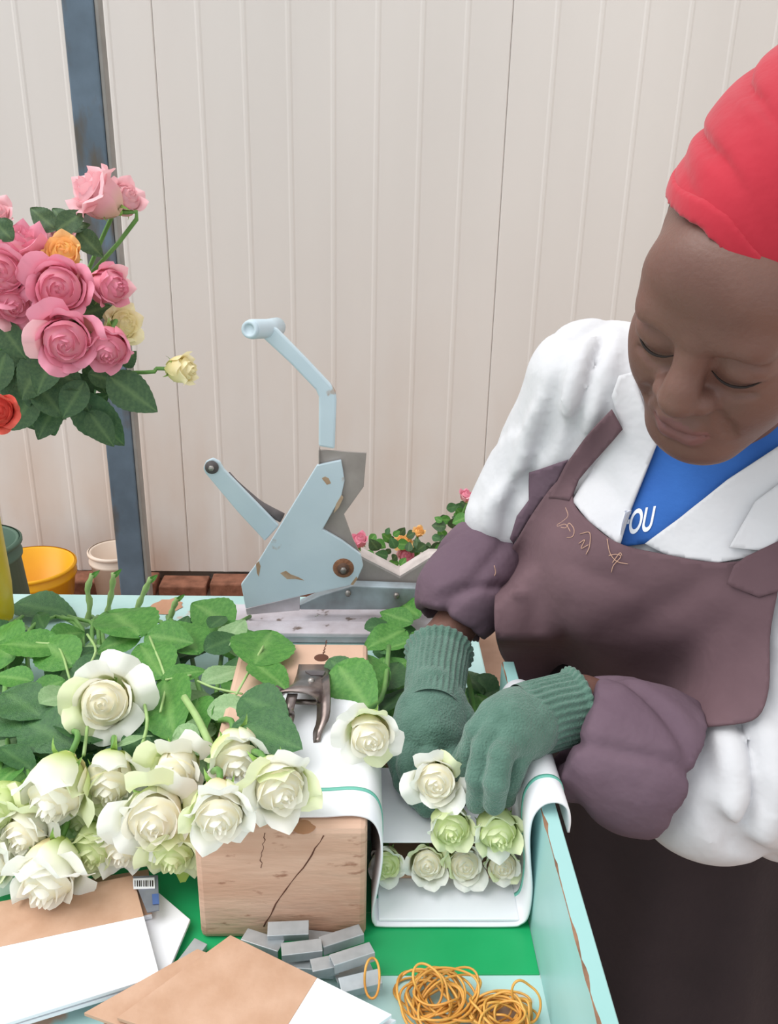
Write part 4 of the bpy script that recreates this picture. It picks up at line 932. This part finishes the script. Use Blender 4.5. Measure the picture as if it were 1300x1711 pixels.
def ridge(v, p=1.4): return 1-2*np.abs(np.sin(v))**p
def coat_f(X, Y, Z):
    # drawn folds over the upper arm and rings round the bent elbow
    a = np.exp(-(((X-RS.x+.03)/.12)**2+((Z-RS.z+.05)/.19)**2)); r1 = creasef((X*.90+Z*.16+Y*.3)*66+1.4*nz(X, Y, Z, 9, 3, 1), .34)
    b = np.exp(-(((X-LE.x+.07)/.12)**2+((Z-LE.z)/.17)**2+((Y-LE.y)/.16)**2)); r2 = creasef((X*.92-Z*.30)*27+1.0*nz(X, Y, Z, 11, 8, 1), .42); r3 = creasef((X*.5+Z*.9)*30+1.2*nz(X, Y, Z, 13, 18, 1), .3)
    return .0062*a*r1+.016*b*r2+.006*b*r3+.0016*nz(X, Y, Z, 22, 21, 2)
g.disp(coat_f)
V, F = g.mesh(1); b0 = BVHTree.FromPolygons([Vector(v) for v in V], F.tolist())
for (pts, rad, op) in (([(1012, 556), (990, 610), (968, 680), (952, 745)], .0065, 's'), ([(962, 580), (946, 640), (928, 700), (905, 760)], .005, 's'), ([(985, 560), (966, 620), (948, 690)], .0075, 'u'), ([(925, 640), (908, 700), (884, 770), (868, 830)], .0055, 's'),
     ([(1030, 570), (1010, 640), (985, 715)], .006, 'u'), ([(905, 665), (884, 735), (862, 800)], .006, 'u'), ([(880, 800), (850, 840), (846, 890)], .006, 's'), ([(845, 815), (820, 850), (822, 890)], .006, 'u'), ([(1046, 530), (1000, 540), (960, 566)], .0035, 's'),
     ([(1228, 1195), (1262, 1250), (1270, 1330), (1235, 1400)], .009, 's'), ([(1190, 1190), (1222, 1250), (1228, 1330), (1205, 1395)], .010, 'u'), ([(1255, 1190), (1290, 1240), (1298, 1330), (1270, 1420)], .011, 'u'), ([(1180, 1350), (1230, 1415), (1300, 1440)], .007, 's')):
    q = []
    for i in range(len(pts)-1):
        for t in (0, .34, .67): q.append((pts[i][0]*(1-t)+pts[i+1][0]*t, pts[i][1]*(1-t)+pts[i+1][1]*t))
    H = [hh[0] for hh in (b0.ray_cast(CAM, ray(*c_).normalized()) for c_ in q+[pts[-1]]) if hh[0] is not None]
    if len(H) > 2: g.chain([hh+FW*(.002 if op == 'u' else -.002) for hh in H], [rad*(.35+.65*math.sin(math.pi*(i+.5)/len(H))) for i in range(len(H))], .014, op)
V, F = g.mesh(1); coat = part('coat', V, F, m_coat, person, recalc=False); tag(coat, 'white cotton work coat')
bvh_coat = BVHTree.FromPolygons([Vector(v) for v in V], F.tolist())

# ------------------------------------------------------------------ cloth laid on the coat
from mathutils.geometry import delaunay_2d_cdt
def inside(poly, x, y):
    c = False; n = len(poly)
    for i in range(n):
        (x1, y1), (x2, y2) = poly[i], poly[i-1]
        if (y1 > y) != (y2 > y) and x < (x2-x1)*(y-y1)/(y2-y1)+x1: c = not c
    return c
def drape(name, poly, off, mat, parent, step=7, th=.003, smooth=6, bvh=None, wob=0., tagl=None, maxd=None):
    """cloth cut to an outline and laid over the garment below: hits give its distance, the cloth bridges hollows and stands off"""
    bvh = bvh or [bvh_coat]; xs = [p[0] for p in poly]; ys = [p[1] for p in poly]
    nx, ny = int((max(xs)-min(xs))/step)+3, int((max(ys)-min(ys))/step)+3; x0, y0 = min(xs)-step, min(ys)-step
    D = np.full((nx, ny), np.nan)
    for i in range(nx):
        for j in range(ny):
            d = ray(x0+i*step, y0+j*step); best = None
            for b in bvh:
                hit = b.ray_cast(CAM, d.normalized())
                if hit[0] is not None:
                    q = (hit[0]-CAM).dot(FW)
                    if (best is None or q < best) and (maxd is None or q > maxd): best = q
            if best is not None: D[i, j] = best
    for _ in range(60):
        bad = np.isnan(D)
        if not bad.any(): break
        pad = np.pad(D, 1, constant_values=np.nan); st = np.stack([pad[:-2, 1:-1], pad[2:, 1:-1], pad[1:-1, :-2], pad[1:-1, 2:]])
        with np.errstate(all='ignore'):
            m = np.nanmean(st, 0)
        D = np.where(bad, m, D)
    base = D.copy()
    for _ in range(smooth):
        p = np.pad(D, 1, mode='edge'); D = np.minimum(base+.004, (p[:-2, 1:-1]+p[2:, 1:-1]+p[1:-1, :-2]+p[1:-1, 2:]+p[1:-1, 1:-1])/5)
    if wob:
        gx, gy = np.meshgrid(x0+np.arange(nx)*step, y0+np.arange(ny)*step, indexing='ij')
        for (cx, cy, an, wd, ln, am) in ((1080, 1030, 2.62, 26, 170, 1), (1175, 1120, 2.3, 22, 110, -.8), (900, 1010, 1.8, 20, 120, .6), (1000, 960, .35, 16, 90, .5)):
            u = (gx-cx)*math.cos(an)+(gy-cy)*math.sin(an); v = -(gx-cx)*math.sin(an)+(gy-cy)*math.cos(an); D = D+wob*am*np.exp(-(v/wd)**2-(u/ln)**2)
    D = D-off
    def depth_at(x, y):
        u, v = min(max((x-x0)/step, 0), nx-1.001), min(max((y-y0)/step, 0), ny-1.001); i, j = int(u), int(v); u -= i; v -= j
        return (D[i, j]*(1-u)+D[i+1, j]*u)*(1-v)+(D[i, j+1]*(1-u)+D[i+1, j+1]*u)*v
    B = []
    for i in range(len(poly)):
        a, b = Vector(poly[i-1]), Vector(poly[i]); m = max(1, int((b-a).length/step))
        B += [a.lerp(b, k/m) for k in range(m)]
    nb = len(B); pts = list(B)
    for i in range(nx):
        for j in range(ny):
            x, y = x0+(i+.5*(j % 2))*step, y0+j*step
            if inside(poly, x, y) and min((q.x-x)**2+(q.y-y)**2 for q in B) > (step*.6)**2: pts.append(Vector((x, y)))
    vo, _, fo, *_r = delaunay_2d_cdt(pts, [], [list(range(nb))], 1, 1e-4)
    V = [CAM+ray(q.x, q.y)*depth_at(q.x, q.y) for q in vo]; F = [tuple(t) for t in fo]
    o = part(name, V, F, mat, parent); solid(o, th, 0)
    me = o.data
    # make the faces look outward (towards the hall) before thickening
    if sum(p.normal.dot(ROOTM[o].to_3x3().inverted() @ FW) for p in me.polygons) > 0: me.flip_normals()
    if tagl: o['label'] = tagl
    return o
shirt = drape('shirt', [(1088, 700), (1190, 690), (1310, 640), (1310, 750), (1215, 812), (1105, 905), (1030, 915), (1044, 860), (1066, 800)], .004, m_shirt, person, 7, .002, 10, tagl='blue shirt with white lettering')
def outline(pts, n=60, closed=True):
    p = [Vector((a, b, 0)) for a, b in pts]; q = spline(p+[p[0]] if closed else p, n); return [(v.x, v.y) for v in q]
bib = [(1310, 912), (1270, 930), (1200, 940), (1120, 928), (1035, 908), (985, 872), (958, 838), (958, 792), (930, 806), (895, 852), (862, 905), (842, 940), (830, 985), (826, 1040), (834, 1085), (850, 1118), (872, 1190), (960, 1215), (1060, 1215), (1150, 1215), (1200, 1212), (1262, 1200), (1284, 1150), (1286, 1060), (1300, 985)]
apron = drape('apron', outline(bib, 110), .016, m_apron, person, 8, .003, 14, wob=.008, tagl='plum cotton bib apron')
drape('side_wing', [(884, 790), (950, 768), (930, 808), (895, 852), (858, 908), (852, 900), (864, 862), (884, 835)], .008, m_sleeve, apron, 6, .002, 4)
strapl = drape('apron_strap', [(1022, 684), (1040, 718), (966, 802), (952, 836), (918, 832), (946, 775), (975, 735)], .019, m_apron, apron, 6, .003, 5)
drape('strap_patch', [(1246, 930), (1310, 900), (1310, 985), (1268, 998), (1214, 976), (1226, 945)], .020, m_apron, apron, 6, .002, 5)
lapl = drape('collar', [(1058, 622), (1034, 628), (1022, 662), (1040, 718), (985, 790), (958, 838), (985, 872), (1036, 912), (1054, 850), (1098, 742), (1080, 690)], .010, m_coat, coat, 6, .004, 6)
drape('collar', [(1312, 738), (1215, 802), (1135, 866), (1078, 908), (1120, 930), (1200, 940), (1270, 928), (1312, 905)], .011, m_coat, coat, 6, .004, 6)
drape('collar_point', [(1312, 800), (1262, 838), (1218, 915), (1290, 922), (1312, 880)], .017, m_coat, coat, 6, .004, 5)
# lettering on the shirt
bvh_s = BVHTree.FromPolygons([ROOTM[shirt] @ v.co for v in shirt.data.vertices], [tuple(p.vertices) for p in shirt.data.polygons])
tc = bpy.data.curves.new('lettering', 'FONT'); tc.body = 'FOU'; tc.size = 1; tc.offset = .022; to = bpy.data.objects.new('tmp_text', tc); COL.objects.link(to)
dg = bpy.context.evaluated_depsgraph_get(); tm = bpy.data.meshes.new_from_object(to.evaluated_get(dg)); bpy.data.objects.remove(to)
bm = bmesh.new(); bm.from_mesh(tm); bmesh.ops.triangulate(bm, faces=bm.faces); bmesh.ops.subdivide_edges(bm, edges=bm.edges, cuts=1)
V = []
for v in bm.verts:
    u, q = v.co.x*27, v.co.y*57
    px, py = 1034+u+q*.2, 894-q-u*.16
    d = ray(px, py); hit = bvh_s.ray_cast(CAM, d.normalized())
    V.append(hit[0]-FW*.0022 if hit[0] is not None else CAM+d*.9)
bm.verts.index_update(); part('lettering', V, [tuple(v.index for v in fc_.verts) for fc_ in bm.faces], m_print, shirt, smooth=False, recalc=False); bm.free()
# loose tan threads and dark stitches on the apron
bvh_a = BVHTree.FromPolygons([ROOTM[apron] @ v.co for v in apron.data.vertices], [tuple(p.vertices) for p in apron.data.polygons])
def thread(pts, mat, name='thread', rad=.00042, parent=None):
    out = []
    for (a, b) in pts:
        d = ray(a, b); hit = bvh_a.ray_cast(CAM, d.normalized())
        if hit[0] is not None: out.append(hit[0]-FW*.0034)
    if len(out) > 2: tube(name, spline(out, len(out)*4), rad, mat, parent or apron, 5)
for t in ([(944, 848), (948, 862), (938, 872), (930, 878), (944, 882), (950, 874), (958, 884), (956, 896), (946, 898)], [(968, 892), (984, 890), (984, 912), (978, 926)], [(966, 908), (976, 902), (970, 916), (982, 910)], [(1013, 900), (1018, 924), (1030, 938), (1048, 942)], [(1016, 928), (1028, 926), (1036, 930), (1024, 944), (1020, 956)], [(1022, 940), (1034, 924), (1038, 928)], [(930, 880), (944, 876), (952, 888)]):
    thread(t, m_thread)
thread([(1224, 950), (1240, 948), (1262, 952), (1288, 960), (1280, 978), (1268, 996), (1240, 986), (1218, 974), (1222, 960), (1224, 950)], m_stitch, 'stitching', .0006)
# ------------------------------------------------------------------ lower apron and trousers
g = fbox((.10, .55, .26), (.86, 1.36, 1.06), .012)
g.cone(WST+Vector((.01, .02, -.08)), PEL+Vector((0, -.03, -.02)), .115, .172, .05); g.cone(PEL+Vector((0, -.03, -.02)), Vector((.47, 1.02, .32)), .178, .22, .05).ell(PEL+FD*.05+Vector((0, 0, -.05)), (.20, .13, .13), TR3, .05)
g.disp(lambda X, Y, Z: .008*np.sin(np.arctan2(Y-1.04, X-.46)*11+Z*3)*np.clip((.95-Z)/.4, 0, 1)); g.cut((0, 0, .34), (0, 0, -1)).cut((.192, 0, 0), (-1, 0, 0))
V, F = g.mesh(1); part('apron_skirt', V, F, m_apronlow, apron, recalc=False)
for s in (-1, 1):
    hip = PEL+LD*.085*s+Vector((0, 0, -.06)); g = fbox((hip.x-.13, hip.y-.14, .06), (hip.x+.13, hip.y+.16, .62), .011)
    g.chain([Vector((hip.x, hip.y, .60)), Vector((hip.x, hip.y, .44)), Vector((hip.x, hip.y+.03, .10))], [.085, .075, .065], .03); V, F = g.mesh(1); part('trouser_leg', V, F, m_trouser, person, recalc=False)
    an = Vector((hip.x, hip.y+.03, .05)); g = fbox((an.x-.25, an.y-.28, 0), (an.x+.14, an.y+.14, .13), .008)
    g.cone(an, an+FD*.15+Vector((0, 0, -.01)), .050, .042, .02).cut((0, 0, .004), (0, 0, -1)); V, F = g.mesh(1); part('shoe', V, F, m_shoe, person, recalc=False)

# ------------------------------------------------------------------ plum sleeve covers
def sleeve(name, pts, rs, seed, fold, parent, rings=95, box_=None):
    lo = [min(p[i] for p in pts)-.11 for i in range(3)]; hi = [max(p[i] for p in pts)+.11 for i in range(3)]
    g = fbox(lo, hi, .0042); g.chain(pts, rs, .02); d = (pts[-1]-pts[0]).normalized()
    g.cut(pts[0], -d).cut(pts[-1], d)
    def sf(X, Y, Z):
        al = X*d.x+Y*d.y+Z*d.z; e = (al-np.float32(pts[0].dot(d)))/np.float32((pts[-1]-pts[0]).length); mid = 4*np.clip(e*(1-e), 0, .25)
        gat = np.clip((np.abs(e-.5)-.28)/.2, 0, 1); sd = d.cross(Vector((0, 0, 1))).normalized(); up = sd.cross(d); ang = np.arctan2((X-pts[1].x)*up.x+(Y-pts[1].y)*up.y+(Z-pts[1].z)*up.z, (X-pts[1].x)*sd.x+(Y-pts[1].y)*sd.y+(Z-pts[1].z)*sd.z)
        return fold*.35*gat*creasef(ang*3.5+al*12+seed, .4)+fold*1.3*creasef(al*rings*.34+1.6*nz(X, Y, Z, 12, seed, 1)+ang*.9, .2)*np.clip(mid+.1, 0, 1)+fold*.8*creasef(ang*1.5+al*9+1.2*nz(X, Y, Z, 18, seed+4, 1), .16)+fold*.35*nz(X, Y, Z, 26, seed+1, 2)
    g.disp(sf)
    # hollow end so the wrist comes out of an opening
    g.cone(pts[-1]-d*.022, pts[-1]+d*.05, rs[-1]-.009, rs[-1]-.004, .004, 's')
    V, F = g.mesh(1); return part(name, V, F, m_sleeve, parent, recalc=False)
slr = sleeve('sleeve_cover', [P(826, 908, y=1.055), P(800, 950, y=1.03), P(772, 996, y=1.0), P(752, 1048, y=.985)], [.052, .056, .057, .047], 31, .006, person)
sll = sleeve('sleeve_cover', [P(1122, 1286, y=.742), P(1070, 1268, y=.742), P(1005, 1238, y=.752), P(957, 1214, y=.768)], [.073, .074, .066, .048], 37, .007, person, 60)
for t in ([(826, 945), (828, 958), (820, 972), (814, 984), (820, 982), (824, 990)],):
    d_ = [P(a, b, y=.968) for a, b in t]; tube('thread', spline(d_, 20), .0006, m_thread, slr, 5)

# ------------------------------------------------------------------ gloves
def glove(name, lab, palm, fingers, cuff, ribs=30, seed=1):
    al = [q for pp in palm for q in pp[:2]]+[q for ff in fingers for q in ff[0]]
    g = fbox([min(q[i] for q in al)-.045 for i in range(3)], [max(q[i] for q in al)+.045 for i in range(3)], .0018)
    for (a, b, ra, rb) in palm: g.cone(a, b, ra, rb, .014)
    for pts, rs in fingers: g.chain(pts, rs, .0022)
    g.disp(lambda X, Y, Z: .0007*nz(X, Y, Z, 190, seed)+.0012*nz(X, Y, Z, 60, seed+5))
    V, F = g.mesh(1); o = part(name, V, F, m_glove, person, recalc=False); o['label'] = lab
    # ribbed knit cuff: a fluted sleeve with a rolled end
    ca, cb, ra, rb = cuff[:4]; side = cuff[4]; d = (cb-ca); L = d.length; d.normalize(); s = (side-d*side.dot(d)).normalized(); u = d.cross(s); n = ribs*8; m = 30; V = []; F = []
    flat = cuff[5] if len(cuff) > 5 else .8
    for j in range(m):
        t = j/(m-1); rr = ra+(rb-ra)*t
        if t < .12: rr += .0042*math.sin(t/.12*math.pi)+.001
        for i in range(n):
            q = 2*math.pi*i/n; rib = .0011*math.sin(q*ribs+.5*math.sin(t*9))*(1 if t > .02 else .3)*min(1, (1-t)*6)
            V.append(ca+d*L*t+(s*math.cos(q)+u*math.sin(q)*flat)*(rr+rib))
    for i in range(n):    # inside lip
        q = 2*math.pi*i/n; V.append(ca+d*.012+(s*math.cos(q)+u*math.sin(q)*flat)*(ra-.004))
    for j in range(m-1):
        for i in range(n): k = (i+1) % n; F.append((j*n+i, j*n+k, (j+1)*n+k, (j+1)*n+i))
    for i in range(n): k = (i+1) % n; F.append((m*n+i, m*n+k, k, i))
    part('cuff', V, F, m_glove, o); return o
# her right glove: back of the hand to the camera, fingers down into the trough
A = lambda px, py, y: P(px, py, y=y)
B = lambda px, py, z: P(px, py, z=T+z)
rw, rk = A(733, 1090, .962), A(722, 1182, .925)
glove('glove', 'green knit glove reaching down into the trough', 
      [(B(724, 1158, .138), B(718, 1222, .122), .0325, .030), (B(692, 1188, .132), B(684, 1228, .117), .022, .021), (B(748, 1182, .132), B(750, 1226, .118), .022, .021)],
      [([B(670, 1216, .118), B(660, 1260, .103), B(674, 1306, .082), B(694, 1336, .073)], [.0135, .0115, .0105, .0095]), ([B(692, 1230, .118), B(682, 1280, .106), B(694, 1326, .086), B(712, 1350, .074)], [.0142, .0124, .0114, .0102]),
       ([B(722, 1234, .118), B(714, 1288, .106), B(724, 1334, .086), B(738, 1350, .076)], [.0142, .0124, .0114, .0102]), ([B(752, 1230, .116), B(752, 1276, .104), B(752, 1314, .088)], [.0135, .0118, .0105]),
       ([B(768, 1192, .128), B(786, 1226, .112), B(774, 1262, .100)], [.0150, .0130, .0112])],
      (B(734, 1086, .146), B(722, 1188, .134), .0375, .0325, RT, .95), 30, 3)
# her left glove: knuckles up, fingers bent down round the rose
glove('glove', 'green knit glove bent over the held rose', 
      [(A(885, 1203, .748), A(852, 1212, .732), .033, .031), (A(880, 1228, .735), A(850, 1234, .715), .025, .021), (A(856, 1192, .745), A(832, 1200, .733), .023, .018)],
      [([A(826, 1192, .735), A(796, 1222, .722), A(778, 1272, .722), A(776, 1330, .730)], [.0155, .0125, .0112, .0100]), ([A(830, 1212, .722), A(806, 1250, .702), A(796, 1300, .692), A(796, 1342, .698)], [.0155, .0122, .0114, .0104]),
       ([A(852, 1234, .712), A(836, 1262, .690), A(829, 1305, .680), A(826, 1342, .686)], [.0160, .0132, .0124, .0106]), ([A(878, 1246, .718), A(864, 1274, .705), A(852, 1306, .705), A(846, 1332, .710)], [.0145, .0120, .0106, .0096]),
       ([A(846, 1186, .755), A(822, 1200, .765), A(790, 1240, .768), A(768, 1272, .755)], [.0155, .0135, .0118, .0105])],
      (A(968, 1180, .772), A(872, 1206, .748), .0375, .0385, Vector((0, .2, 1)), .85), 30, 9)
